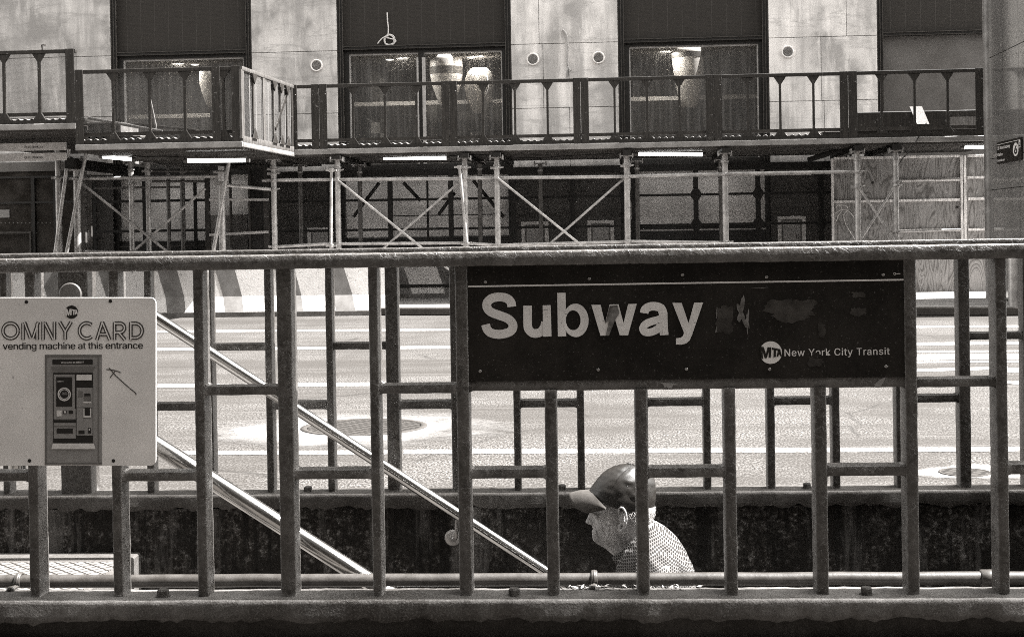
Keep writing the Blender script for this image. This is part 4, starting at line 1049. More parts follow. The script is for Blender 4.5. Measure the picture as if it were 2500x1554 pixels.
def parapet(par, w, xl, xr, boards, studs, ptop, pbot, zt=None, zb=None, mesh=False):
    """rails, boards and gusseted studs of one straight run; ptop/pbot: a pixel on the top and bottom edges"""
    zt = zt or zs(ptop[0], ptop[1], w); zb = zb or zs(pbot[0], pbot[1], w); u0, u1 = S.u(xl, 270, w), S.u(xr, 270, w)
    m = MB(); m.box(u0, u1, w, w+.07, zt-.055, zt); part('top_rail', m, MAT['board'], par, bevel=.004)
    m = MB(); m.box(u0, u1, w+.002, w+.07, zb, zb+.05); part('bottom_rail', m, MAT['steel_dark'], par)
    m = MB(); m.box(u0, u1, w+.10, w+.13, zb+.115, zb+.17); part('toe_board', m, MAT['frame_edge'], par)
    m = MB(); n = int((u1-u0)/.025); vs = []
    for i in range(n+1):
        u = u0+(u1-u0)*i/n; z = zb+.07+.022*math.sin((u-u0)*2*math.pi/.11)+.006*noise.noise((u*3, w, 0)); vs += [(u, w+.16, z), (u, w+.8, z), (u, w+.16, z-.012)]
    m.add(vs, [(3*i, 3*i+1, 3*i+4, 3*i+3) for i in range(n)]+[(3*i+2, 3*i, 3*i+3, 3*i+5) for i in range(n)], True); part('corrugated_sheet', m, MAT['galv_dark'], par)
    for a, b in boards:
        ua, ub = S.u(a, 270, w), S.u(b, 270, w); m = MB(); m.box(ua+.003, ub-.003, w-.018, w-.002, zb-.015, zt+.004)
        d = part('board', m, MAT['board'], par, bevel=.002)
        m = MB(); um = (ua+ub)/2
        for zz in (zt-.17, zb+.13): m.lathe((ub-.03 if int(a) % 2 else ua+.03, w-.019, zz), [(.011, 0), (.008, -.006)], 10, 1)
        part('bolt', m, MAT['screw'], d)
    for x in studs:
        m = MB(); u = S.u(x, 270, w); m.prism(stud_poly(u, zb+.05, zt-.055, .018, .10, .125), w+.012, w+.06); part('stud', m, MAT['board'], par, bevel=.002)
    if mesh:
        m = MB(); m.box(u0, u1, w+.075, w+.078, zb+.17, zt-.05); part('wire_mesh', m, MAT['wiremesh'], par)
    return zt, zb, u0, u1
def deck(par, w, wb, u0, u1, zb):
    m = MB(); m.box(u0, u1, w-.03, w+.03, zb-.10, zb-.012); part('deck_edge', m, MAT['fascia'], par, bevel=.008)
    m = MB(); m.box(u0, u1, w+.035, wb, zb-.09, zb-.02); part('deck_sheet', m, MAT['deck'], par)
    m = MB()
    k = int((wb-w)/.16)
    for i in range(k): q = w+.06+i*.16; m.box(u0+.01, u1-.01, q, q+.07, zb-.13, zb-.092)
    part('deck_ribs', m, MAT['deck'], par)
sh = thing('sidewalk_shed', 'long sidewalk shed on steel posts with dark parapet, right of the step in the scaffold', 'scaffold', S, (S.u(1500, 480, 0), 0, .12), 'sidewalk sheds in front of the building')
bR = [(711, 726), (760, 779.5), (779.5, 799), (1078, 1097.5), (1097.5, 1117), (1399, 1418), (1418, 1438), (1723, 1743), (1743, 1763), (2050, 2071), (2071, 2093), (2381, 2402)]
sR = [861, 939, 1016, 1179, 1257, 1336.6, 1500.6, 1580, 1659, 1826, 1905.5, 1987, 2153.6, 2234, 2315]
zt, zb, u0, u1 = parapet(sh, 0, 715, 2402, bR, sR, None, None, HP, HD-.01)
deck(sh, 0, 2.9, u0-.05, S.u(2460, 330, 0), zb)
WP = -.42
for (x, yt, wd, cl) in ((669, 391, 14, (413, 424, 440, 462, 602)), (825, 391, 14, (416, 438, 595)), (1136, 388, 13.5, (410, 436, 593)), (1214, 386, 14, (410, 434, 597)), (1531, 382, 14.5, (405, 431, 589)), (1771, 376, 14.5, (425, 591)), (2094, 371, 14.5, (419, 456)), (2187.5, 369, 13.5, (443, 453, 565))):
    post(sh, x, yt, 0, wd, clamps=cl)
    z1 = zs(x, yt, 0)+.014; u = S.u(x, 400, 0); m = MB(); ur = S.u(x, 400, 0)+.03*0; 
    m.box(u-.065, u+.065, -.16, 2.75, z1+.002, HD-.145); part('beam', m, MAT['timber_dark'], sh)
for (x, yt) in ((734, 404), (879, 404), (1172, 396), (1320, 400), (1556, 395), (1760, 392), (2064, 378), (2145, 376)):
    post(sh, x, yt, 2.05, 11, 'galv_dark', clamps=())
m = MB()
for (a, b) in (((640, 440), (1136, 436)), ((1136, 435), (1531, 431)), ((1531, 431), (1771, 424.5)), ((1771, 424), (2090, 419))): tube_px(m, a, b, .06, .030)
parts('upper_rail', m, MAT['galv'], sh)
m = MB()
for (a, b) in (((680, 602), (805, 595)), ((832, 595), (1130, 593)), ((1142, 594), (1214, 598)), ((1214, 598), (1524, 590)), ((1540, 589), (1765, 592))): tube_px(m, a, b, .06, .026)
for (a, b) in (((1640, 430), (1980, 424)), ((2196, 440), (2345, 436)), ((2196, 565), (2345, 560))): tube_px(m, a, b, 1.0, .02)
parts('lower_rail', m, MAT['galv'], sh)
for (a, b, c, d) in (((821, 436.5), (1033, 607), (1136, 432.6), (933.5, 608)), ((1211, 431), (1420, 599), (1530, 430), (1339, 598)), ((2095, 455), (2180, 581), (2181, 460), (2105, 578))):
    def ext(p, q, k): return (p[0]+(q[0]-p[0])*k, p[1]+(q[1]-p[1])*k)
    k = 1.3 if a[0] < 2000 else 1.03
    m = MB(); tube_px(m, a, ext(a, b, k), -.05, .021); tube_px(m, c, ext(c, d, k), .10, .021)
    for q in (a, c): e = S.at(q[0], q[1], -.07); m.lathe(e, [(.03, -.01), (.03, .01)], 10, 1)
    parts('cross_brace', m, MAT['galv'], sh)
m = MB(); tube_px(m, (809, 416), (808, 612), -.12, .026); tube_px(m, (1122, 410), (1141, 605), -.12, .026)
for q in ((809, 416), (809, 600), (1122, 408), (1140, 596)): e = S.at(q[0], q[1], -.12); m.lathe((e[0], e[1], e[2]-.03), [(.04, 0), (.045, .06)], 10); m.box(e[0]-.09, e[0]+.09, e[1]-.03, e[1]+.03, e[2]-.015, e[2]+.015)
parts('prop', m, MAT['galv'], sh)
m = MB()
for (a, b) in (((309, 0), (0, 0)),): pass
for (a, b) in (((926, 446), (863, 529)), ((985, 446), (1027, 490)), ((1110, 470), (1070, 525)), ((1155, 440), (1230, 530))): tube_px(m, a, b, 2.5, .032)
parts('rear_brace', m, MAT['timber_dark'], sh)
# lattice of dark frames along the back of the shed
lt = MB(); WL = 2.35; lx = [662, 805, 952, 1100, 1253, 1397, 1547, 1699, 1851, 2005]
ul = [S.u(x, 480, WL) for x in lx]; zl0, zl1 = zs(1550, 520, WL), 0
h1, h2 = zs(1397, 480, WL), zs(1397, 553, WL); ztop = zs(1500, 420, WL); ztt = zs(1500, 404, WL)
for i, u in enumerate(ul):
    m = MB(); m.box(u-.045, u+.045, WL, WL+.06, .12, ztop); part('frame_upright', m, MAT['timber_dark'], sh)
    if lx[i] > 1200:
        m = MB()
        for z in (h1, h2): m = MB(); m.prism([(u-.115, z), (u-.04, z-.115), (u+.04, z-.115), (u+.115, z), (u+.04, z+.115), (u-.04, z+.115)], WL-.012, WL-.002); part('gusset', m, MAT['timber_dark'], sh)
m = MB()
for z in (h1, h2): m.box(ul[0], ul[-1]+.3, WL+.01, WL+.05, z-.022, z+.022)
m.box(ul[0], ul[-1]+.3, WL+.01, WL+.05, .32, .37)
for z in (zs(390, 490, WL), zs(390, 563, WL)): m.box(S.u(222, 490, WL), S.u(500, 490, WL), WL+.01, WL+.05, z-.025, z+.025)
for x in (224, 345, 470): m.box(S.u(x, 490, WL), S.u(x, 490, WL)+.06, WL+.055, WL+.09, .13, ztop)
parts('frame_rail', m, MAT['timber_dark'], sh)
m = MB(); m.box(ul[0]-.2, S.u(2030, 410, WL), WL-.04, WL+.1, ztop, ztt); part('ledger_beam', m, MAT['timber_dark'], sh)

# middle section, projecting over the road
sm = thing('sidewalk_shed', 'projecting middle section of the sidewalk shed, with corner return and leaning props', 'scaffold', S, (S.u(390, 480, WM), WM, .0), 'sidewalk sheds in front of the building')
zt2, zb2, a0, a1 = parapet(sm, WM, 184, 589, [(184, 205), (518, 539), (566, 589)], [275, 364, 450, 545], None, None, HP, zs(400, 347, WM), True)
ZD2 = zb2
deck(sm, WM, 2.9, a0, a1+.02, zb2)
# corner return
pA = Vector((a1, WM, 0)); pB = Vector((S.u(715, 270, 0), 0, 0)); dr = pB-pA
def rp(t, z, off=0): q = pA+dr*t; return (q.x, q.y, z)
m = MB(); m.bar(rp(0, zt2-.03), rp(1, zt2-.03), .06, .05, .004, .4, 0, (0, 0, 1)); part('return_top_rail', m, MAT['mesh_edge'], sm)
m = MB(); m.bar(rp(0, zb2+.02), rp(1, zb2+.02), .10, .05, .004, .4, 0, (0, 0, 1)); part('return_bottom_rail', m, MAT['mesh_edge'], sm)
m = MB(); q = [rp(0, zb2+.07), rp(1, zb2+.07), rp(1, zt2-.06), rp(0, zt2-.06)]; m.add(q, [(0, 1, 2, 3)]); part('return_mesh', m, MAT['wiremesh'], sm)
for t, wd in ((.012, .13), (.20, .04), (.40, .12), (.58, .04), (.72, .04), (.85, .04), (.97, .10)):
    m = MB(); m.bar(rp(t, zb2+.03), rp(t, zt2-.05), wd, .04, .004, .5, 0, tuple(dr.normalized()))
    for s_, zz in ((1, zb2+.06), (-1, zt2-.06)):
        if wd < .05:
            g = dr.normalized()*.13; c = Vector(rp(t, zz)); n_ = Vector((dr.y, -dr.x, 0)).normalized()*.03
            m.add([c-g+n_, c+g+n_, c+Vector((0, 0, .16*s_))+n_, c-g+n_*1.6, c+g+n_*1.6, c+Vector((0, 0, .16*s_))+n_*1.6], [(0, 1, 2), (3, 5, 4), (0, 3, 4, 1), (1, 4, 5, 2), (2, 5, 3, 0)])
    part('return_stud', m, MAT['mesh_edge'] if t in (.012, .40) else MAT['board'], sm)
m = MB(); m.bar(rp(.62, zb2+.3), rp(.86, zt2-.2), .08, .03, .003, .5, 0, (0, 0, 1)); part('return_brace', m, MAT['board'], sm)
m = MB(); q = [rp(0, zb2-.012), rp(1, zb2-.012)]; m.bar(rp(0, zb2-.055), rp(1, zb2-.055), .085, .05, .006, .5, 0, (0, 0, 1)); part('return_edge', m, MAT['fascia'], sm)
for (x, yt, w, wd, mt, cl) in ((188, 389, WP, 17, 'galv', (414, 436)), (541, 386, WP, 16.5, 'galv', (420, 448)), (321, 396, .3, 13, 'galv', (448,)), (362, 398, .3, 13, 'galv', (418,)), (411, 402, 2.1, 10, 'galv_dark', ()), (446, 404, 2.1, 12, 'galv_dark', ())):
    post(sm, x, yt, w, wd, mt, clamps=cl, zbot=.12)
    if w == WP:
        u = S.u(x, 400, w); z1 = zs(x, yt, w)+.014; m = MB(); m.box(u-.07, u+.07, WP-.35, 2.75, min(z1+.002, ZD2-.26), ZD2-.092); part('beam', m, MAT['timber_dark'], sm)
m = MB(); tube_px(m, (212, 364), (161, 625), WP-.12, .032); tube_px(m, (565, 360), (518, 630), WP-.12, .034); tube_px(m, (169, 364), (133, 630), WP-.2, .032); parts('prop', m, MAT['galv'], sm)
m = MB(); tube_px(m, (188, 438), (411, 616), WP+.1, .023); tube_px(m, (502, 460), (318, 620), WP+.16, .023); parts('cross_brace', m, MAT['galv'], sm)
m = MB(); tube_px(m, (204, 436), (538, 430), WP+.1, .030); tube_px(m, (204, 614), (470, 618), WP+.1, .028); tube_px(m, (552, 452), (669, 463), WP+.1, .028, w2=0); parts('rail', m, MAT['galv'], sm)
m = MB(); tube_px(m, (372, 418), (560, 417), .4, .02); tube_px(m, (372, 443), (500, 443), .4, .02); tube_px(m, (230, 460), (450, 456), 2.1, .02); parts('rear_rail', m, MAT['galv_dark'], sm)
m = MB(); u = S.u(203, 500, WP+.25); m.box(u-.03, u+.05, WP+.2, WP+.3, .12, 2.45); u = S.u(216, 500, WP+.3); m.box(u-.04, u+.04, WP+.3, WP+.36, .12, 2.4); parts('upright_board', m, MAT['galv_dark'], sm)
m = MB()
for i in range(40): z = .9+i*.038; uu = S.u(214, 500, WP+.29); m.box(uu-.012, uu+.012, WP+.285, WP+.299, z, z+.02)
part('upright_slots', m, MAT['print_mid'], sm)
# left, higher section
sl = thing('sidewalk_shed', 'higher end of the sidewalk shed at the left edge, above the shop front', 'scaffold', S, (S.u(80, 480, WM), WM, 0), 'sidewalk sheds in front of the building')
zt3, zb3, c0, c1 = parapet(sl, WM, -260, 186, [(-180, -160), (162, 184)], [-90, 9, 95], (90, 122), (90, 301), mesh=True)
deck(sl, WM, 2.9, c0, c1, zb3)
for (x, yt, wd) in ((143, 346, 15), (-120, 346, 15)): post(sl, x, yt, WP, wd, clamps=(434,), zbot=.12)
u = S.u(155, 340, WM); m = MB(); m.box(u-.12, u+.1, WP-.3, 2.7, zb3-.33, zb3-.135); part('beam', m, MAT['timber_dark'], sl)
m = MB(); c = S.at(103, 121, WM); m.tube(spline([(c[0], WM+.02, c[2]-.02), (c[0]-.005, WM, c[2]+.06), (c[0]+.02, WM, c[2]+.07), (c[0]+.06, WM-.01, c[2]+.062)], 5), .012, 8)
single('bent_wire', m, MAT['bolt'], S, 'short bent wire sticking up from the top rail at far left', 'wire')
# NO SMOKING strips
for i, (y0, y1, mir, lab) in enumerate(((353, 366, True, 'upper pale strip with a faint upside-down no smoking notice'), (378, 391, False, 'lower pale strip reading no smoking above the shop front'))):
    w = WM+1.2; a = S.at(-120, y0, w); b = S.at(160, y1, w)
    t = thing('pale_strip', lab, 'sign', S, ((a[0]+b[0])/2, w, b[2]), 'no smoking strips')
    m = MB(); m.box(a[0], b[0], w, w+.05, b[2], a[2]); part('strip', m, MAT['notice'], t, bevel=.004)
    m = MB(); put_text(m, S, 'NO SMOKING', 68, y1-4, 104, y1-4, 5.5, w-.002, .015, 1.0, mir); c = S.at(62.5, (y0+y1)/2, w)
    m.ring((c[0], c[2]), .021, .015, w-.002, 20); m.box(c[0]-.014, c[0]+.014, w-.003, w-.0022, c[2]-.003, c[2]+.003); part('lettering', m, MAT['ink_soft'], t)
# gate panels in the corner
gt = thing('site_gate', 'dark framed gate with pale rails in the corner below the projecting scaffold', 'gate', S, (S.u(580, 500, .25), .25, .12))
m = MB(); wv = .2
for x0, x1 in ((500, 511), (560, 564), (606, 611), (643, 656)): m.box(S.u(x0, 500, wv), S.u(x1, 500, wv), wv, wv+.06, .12, zs(580, 404, wv))
m.box(S.u(500, 500, wv), S.u(656, 500, wv), wv+.005, wv+.055, zs(580, 412, wv), zs(580, 404, wv)); part('frame', m, MAT['steel_dark'], gt)
m = MB()
for (y0, y1) in ((487, 487), (573, 566)): a = S.at(511, y0, wv-.03); b = S.at(656, y1, wv-.03); m.bar(a, b, .045, .04, .004, .5, 0, (0, 0, 1))
parts('rail', m, MAT['galv'], gt)
m = MB(); m.box(S.u(612, 500, wv+.1), S.u(656, 500, wv+.1), wv+.1, wv+.13, .13, zs(580, 410, wv)); part('board', m, MAT['timber_dark'], gt)
m = MB(); m.box(S.u(512, 500, wv), S.u(560, 500, wv), wv+.03, wv+.032, .13, zs(580, 414, wv)); part('wire_mesh', m, MAT['wiremesh'], gt)

m = MB(); c = S.u(1043, 480, WL+.4); m.box(c-.018, c+.018, WL+.42, WL+.46, .5, 2.5)
for y in (525,): m.box(S.u(960, y, WL+.4), S.u(1225, y, WL+.4), WL+.42, WL+.45, zs(1090, y, WL+.4)-.01, zs(1090, y, WL+.4)+.01)
part('glazing_bar', m, MAT['timber_dark'], sh)
# plywood hoarding
WH = 1.9; ho = thing('plywood_hoarding', 'bare plywood hoarding with pale battens behind the right-hand scaffold posts', 'hoarding', S, (S.u(2220, 480, WH), WH, .12))
xs = [2029, 2190, 2348, 2500, 2660]
for i in range(4):
    for j in range(2):
        m = MB(); a, b = S.u(xs[i], 480, WH)+.004, S.u(xs[i+1], 480, WH)-.004; z = [.13, zs(2200, 489, WH), zs(2200, 383, WH)]
        m.box(a, b, WH, WH+.018, z[j]+.003, z[j+1]-.003); part('panel', m, MAT['ply'], ho)
m = MB(); zz = zs(2200, 383, WH)
for x in (2029, 2344, 2352): u = S.u(x, 480, WH); m.box(u, u+.042, WH-.045, WH-.002, .13, zz)
parts('upright_batten', m, MAT['batten'], ho, None, .004)
m = MB(); ua, ub, uc = S.u(2036, 480, WH), S.u(2343, 480, WH), S.u(2362, 480, WH); ue = S.u(2600, 480, WH); um = S.u(2193, 480, WH)
for (a, b, y, x) in ((ua, ub, 492, 2060), (uc, ue, 485, 2390), (um, ub, 440, 2250), (uc, ue, 433, 2390), (um, ub, 562, 2250), (uc, ue, 560, 2390), (ua, ub, 385.5, 2100), (uc, ue, 380, 2390)):
    z = zs(x, y, WH); m.box(a, b, WH-.04, WH-.003, z-.022, z+.022)
parts('cross_batten', m, MAT['batten'], ho, None, .004)
m = MB(); m.bar(S.at(1972, 391, 1.2), S.at(2064, 362, 1.2), .09, .05, .004, .5, 0, (0, 0, 1)); single('leaning_timber', m, MAT['timber_dark'], S, 'dark timber slanting up under the deck left of the hoarding', 'timber')

# strip lights under the deck
for (a, b, w, lab) in (((250, 382), (324, 389), WM+1.2, 'tilted lit strip light hanging below the projecting deck, left'), ((457, 392), (602, 391), WM+.6, 'long lit strip light under the corner of the deck'),
                       ((936, 386), (1091, 386), .9, 'lit strip light left of the close pair of posts, under the straight deck'), ((1558, 376), (1716, 377), .9, 'lit strip light in front of the right shop window'), ((2353, 359), (2440, 358), .9, 'lit strip light at the right, cut off by the glass lift')):
    p, q = Vector(S.at(*a, w)), Vector(S.at(*b, w)); t = thing('strip_light', lab, 'light', S, tuple((p+q)/2), 'strip lights under the shed')
    m = MB(); m.tube([p, q], .031, 12); part('diffuser', m, MAT['tubelight'], t)
    m = MB(); up = Vector((0, 0, .042)); m.bar(p+up, q+up, .09, .03, .004, .5, 0, (0, 1, 0))
    for k in (.15, .5, .85): c = p+(q-p)*k+up; m.box(c.x-.012, c.x+.012, c.y-.012, c.y+.012, c.z, max(c.z+.05, min(ZD2, zb)-.12))
    for e, f in ((p, q), (q, p)): g = (e-f).normalized(); m.tube([e-g*.01, e+g*.05], .036, 12)
    part('housing', m, MAT['galv_dark'], t)

def wire(label, pts, w, r=.009):
    m = MB(); m.tube(spline([S.at(x, y, w) for x, y in pts], 6), r, 5); single('cable', m, MAT['ink'], S, label, 'cable')
wire('thin dark cable sagging under the projecting deck between its two strip lights', [(262, 372), (300, 374), (345, 383), (400, 382), (460, 385)], WM+1.0)
wire('thin dark cable strung under the straight deck left of the banded urn bay', [(690, 385), (760, 383), (830, 387), (930, 381)], .5)
wire('thin dark cable looping under the straight deck between the two middle strip lights', [(1095, 381), (1180, 379), (1290, 386), (1420, 379), (1555, 372)], .5)
wire('thin dark cable hanging slack down the deck edge above the hoarding', [(2262, 300), (2240, 340), (2225, 365), (2205, 385), (2196, 400)], -.06)
m = MB()
for i, pl in enumerate(([(2041, 506), (2048, 500), (2056, 512), (2048, 524), (2042, 540)], [(2050, 500), (2066, 503), (2070, 512), (2060, 525), (2064, 545), (2072, 560), (2088, 585)], [(2040, 520), (2054, 512), (2072, 516), (2086, 532)])):
    m.ribbon([(lambda z: (z[0], z[2]))(S.at(x, y, WH-.004)) for x, y in spline(pl, 5)], .012, WH-.004-i*.0006)
parts('scrawl', m, MAT['batten'], ho)
# odds and ends lying on the deck
def plank(label, a, b, w, wd, th, mat='plank', name='plank', w2=None):
    m = MB(); m.bar(S.at(*a, w), S.at(*b, w if w2 is None else w2), wd, th, .003, .6, 0, (0, 1, 0)); return single(name, m, MAT[mat], S, label, 'timber')
m = MB(); q0 = [S.at(x, y, ww) for x, y, ww in ((2221, 261, .7), (2251, 260, .7), (2269, 303, .3), (2239, 303, .3))]
m.add(q0+[(a, b+.05, c+.01) for a, b, c in q0], [(0, 1, 2, 3), (7, 6, 5, 4), (0, 4, 5, 1), (1, 5, 6, 2), (2, 6, 7, 3), (3, 7, 4, 0)])
single('plank', m, MAT['plank_grey'], S, 'pale plank end leaning on the dark timber at right on the deck', 'timber')
m = MB(); m.box(S.u(2093, 290, .8), S.u(2385, 290, .8), .8, .86, HD, zs(2240, 271, .8)); single('timber_baulk', m, MAT['board'], S, 'dark timber baulk lying along the deck behind the right end of the parapet', 'timber', bevel=.01)
m = MB(); m.box(S.u(2322, 290, .6), S.u(2384, 290, .6), .6, .7, HD, zs(2350, 285, .6)); single('timber_offcut', m, MAT['plank'], S, 'grey timber offcut in front of the dark baulk at the right end of the deck', 'timber')
m = MB(); m.box(S.u(2010, 320, .06), S.u(2440, 320, .06), .14, .9, HD-.02, HD+.10); single('deck_plate', m, MAT['deck'], S, 'flat grey plate raised on the deck at the right end', 'plate')
w = WM+.5
m = MB()
for k in range(5): c = S.at(209+k*17, 303, w); m.box(c[0]-.04, c[0]+.04, w, w+.8, ZD2, ZD2+.18)
c0_, c1_ = S.at(205, 300, w), S.at(296, 300, w); m.box(c0_[0], c1_[0], w-.02, w+.9, ZD2+.182, ZD2+.21); m.box(c0_[0], c1_[0], w-.02, w+.9, ZD2+.34, ZD2+.36)
for k in range(4): c = S.at(212+k*25, 303, w); m.box(c[0]-.05, c[0]+.05, w, w+.8, ZD2+.212, ZD2+.338)
single('pallet', m, MAT['plank'], S, 'pale wooden pallet at the left end of the projecting deck', 'pallet')
plank('thick pale plank sloping down from the pallet along the deck', (220, 289), (400, 322), WM+.35, .2, .045)
plank('dark plank lying on the deck in front of the left window', (330, 304), (482, 319), WM+.4, .2, .04, 'board')
plank('thin pale stick leaning on a stud of the projecting parapet', (366, 240), (383, 322), WM+.3, .03, .03)
m = MB()
for i in range(5): c = S.at(295+i*18, 318, WM+.6); m.box(c[0]-.12, c[0]+.12, WM+.55, WM+.9, ZD2, ZD2+.22-.025*i)
single('rubble_pile', m, MAT['mesh_edge'], S, 'pale heap of broken boards on the projecting deck', 'rubble', bevel=.03)
m = MB(); a = S.at(1958, 336, .04); m.bar((a[0]-.03, .03, a[2]-.02), (a[0]+.03, .04, a[2]+.03), .05, .01, .002, .05, 0, (1, 0, 0)); single('paper_scrap', m, MAT['white'], S, 'small white scrap caught at the foot of the right parapet', 'litter')

# ------------------------------------------------------------------ glass lift tower at the right edge
ut = S.u(2412, 450, -.15); E0, E1 = -2.9, -.15
lt = thing('glass_lift_tower', 'grey glass lift tower filling the right edge of the picture', 'lift tower', S, (ut+1, -1.6, .12))
zz = [.14, zs(2450, 460, -1.3), 2.36, zs(2450, 120, -1.5), 6.2, 8.2]
ws_ = [E0, -2.05, -1.15, E1-.1]
m = MB()
for i in range(len(zz)-1):
    for j in range(3): m.box(ut, ut+.02, ws_[j]+.006, ws_[j+1]-.006, zz[i]+.006, zz[i+1]-.006)
    for j in range(2): m.box(ut+.03+j*1.1, ut+1.09+j*1.1, E0, E0+.02, zz[i]+.006, zz[i+1]-.006)
    m.box(ut+.03, ut+2.2, E1-.02, E1, zz[i]+.006, zz[i+1]-.006)
part('glass_panels', m, MAT['tower_glass'], lt)
m = MB(); m.tube([(ut+.03, E1-.06, .12), (ut+.03, E1-.06, 8.3)], .10, 18); part('corner_post', m, plain('brushed_post', .17, .45, .4, .2, .3, 3), lt)
m = MB()
for z in zz[1:-1]: m.box(ut+.03, ut+.06, E0+.03, E1-.1, z-.05, z+.05)
for q in ws_[1:3]: m.box(ut+.03, ut+.10, q-.04, q+.04, .12, 8.2)
m.box(ut+2.1, ut+2.2, E0+.05, E1-.05, .12, 8.2); m.box(ut+.4, ut+1.9, E0+.5, E1-.5, .12, 8.0)
part('inner_frame', m, MAT['grey_panel'], lt)
m = MB()
for z in zz[1:-1]:
    for q in ws_:
        for dz in (-.12, .12):
            for dq in (-.1, .1): m.lathe((ut-.004, q+dq, z+dz), [(.02, 0), (.02, .006)], 10, 0)
part('glass_clamp', m, MAT['clamp'], lt)
m = MB(); m.box(ut-.02, ut+2.25, E0-.02, E1+.02, .12, .139); m.box(ut, ut+2.2, E0, E1, 8.21, 8.4); part('base', m, MAT['kerb'], lt)
# its sign
pl = [S.onu(x, y, ut-.03) for x, y in ((2433, 350), (2492, 333), (2492, 392), (2434, 399))]
w0, w1 = pl[0][1], pl[1][1]; z0 = (pl[2][2]+pl[3][2])/2; z1 = (pl[0][2]+pl[1][2])/2
sg2 = thing('station_sign', 'small black sign on the glass lift reading 28 Street Subway Station with a round 6', 'sign', S, (ut-.03, (w0+w1)/2, z0))
m = MB(); m.box(ut-.03, ut-.006, w1, w0, z0, z1); part('board', m, MAT['sign_black'], sg2)
def side_text(mb, body, t0, t1, zc, h):
    vs, fs = text_tris(body, .015); mx = max(a for a, b in vs); cp = max(b for a, b in vs); W = w1-w0
    mb.add([(ut-.032, w0+W*(t0+(t1-t0)*a/mx), zc+b/cp*h) for a, b in vs], fs)
H_ = z1-z0; m = MB()
side_text(m, '28 Street Subway', .04, .58, z0+H_*.66, H_*.14); side_text(m, 'Station', .04, .26, z0+H_*.36, H_*.13); side_text(m, 'Downtown', .04, .34, z0+H_*.10, H_*.11)
m.box(ut-.0318, ut-.0305, w1+.03, w0-.02, z1-H_*.12, z1-H_*.10)
W = w1-w0
m.add([(ut-.0316, w0+W*.80+abs(W)*.11*math.cos(a*.2618), z0+H_*.5+H_*.3*math.sin(a*.2618)) for a in range(24)], [tuple(range(24))])
m.add([(ut-.0316, w0+W*q, z0+H_*r) for q, r in ((.92, .55), (.985, .55), (.985, .86), (.92, .86))], [(0, 1, 2, 3)])
part('lettering', m, MAT['letter'], sg2)
m = MB(); vs, fs = text_tris('6', .03); mx = max(a for a, b in vs); mn = min(a for a, b in vs); cp = max(b for a, b in vs)
m.add([(ut-.034, w0+W*(.74+.12*(a-mn)/(mx-mn)), z0+H_*.32+b/cp*H_*.36) for a, b in vs], fs)
m.add([(ut-.034, w0+W*(.955+.018*math.cos(k*.5)), z0+H_*.63+H_*.05*math.sin(k*.5)) for k in range(12)], [tuple(range(12))])
m.add([(ut-.034, w0+W*q, z0+H_*r) for q, r in ((.945, .7), (.955, .7), (.957, .80), (.945, .80))], [(0, 1, 2, 3)])
parts('number', m, MAT['ink'], sg2)
# ------------------------------------------------------------------ the old man climbing the stair (faces -u)
WMAN = .86
def hx(cx, cy): q = F.at(1300+cx/3.33, 1100+cy/3.33, WMAN); return (q[0], q[2])
PXM = (hx(1000, 600)[0]-hx(500, 600)[0])/500            # metres per traced unit
def interp(tab, t):
    if t <= tab[0][0]: return tab[0][1]
    for (a, b), (c, d) in zip(tab, tab[1:]):
        if t <= c: k = (t-a)/(c-a); k = k*k*(3-2*k)*.5+k*.5; return b+(d-b)*k
    return tab[-1][1]
def G(x, s): return math.exp(-(x/s)**2)
front = [(190, 640), (250, 560), (300, 525), (360, 498), (420, 486), (470, 484), (492, 482), (515, 492), (540, 498), (570, 494), (595, 488), (612, 485), (622, 485), (632, 496), (642, 487), (656, 481), (672, 485), (690, 484), (712, 487), (732, 499), (750, 520), (770, 556), (790, 590), (812, 618), (840, 650), (870, 690), (910, 730), (960, 760)]
back = [(190, 800), (230, 880), (290, 945), (360, 975), (440, 985), (500, 975), (560, 955), (600, 945), (640, 938), (700, 945), (760, 960), (830, 985), (960, 1010)]
halfw = [(190, .030), (230, .058), (300, .070), (380, .0755), (460, .0765), (540, .073), (600, .0695), (660, .067), (710, .064), (750, .062), (790, .060), (830, .063), (880, .068), (960, .075)]
fpow = [(190, .5), (480, .55), (600, .62), (680, .72), (740, .85), (800, .62), (960, .5)]
lev = []
c = 190
while c <= 960: lev.append(c); c += 4.0 if 460 < c < 780 else 10
NS = 132
def warp(s): return 2*math.pi*s-.55*math.sin(2*math.pi*s)
fold = spline([(497, 592), (515, 620), (528, 655), (540, 690), (548, 725)], 8)
fold2 = spline([(560, 560), (580, 600), (590, 650), (592, 690)], 8)
crow = [((552, 512), (600, 500)), ((555, 520), (605, 522)), ((552, 530), (600, 545))]
def groove(x, y, pl, s): return min((x-a)**2+(y-b)**2 for a, b in pl)
hv = []
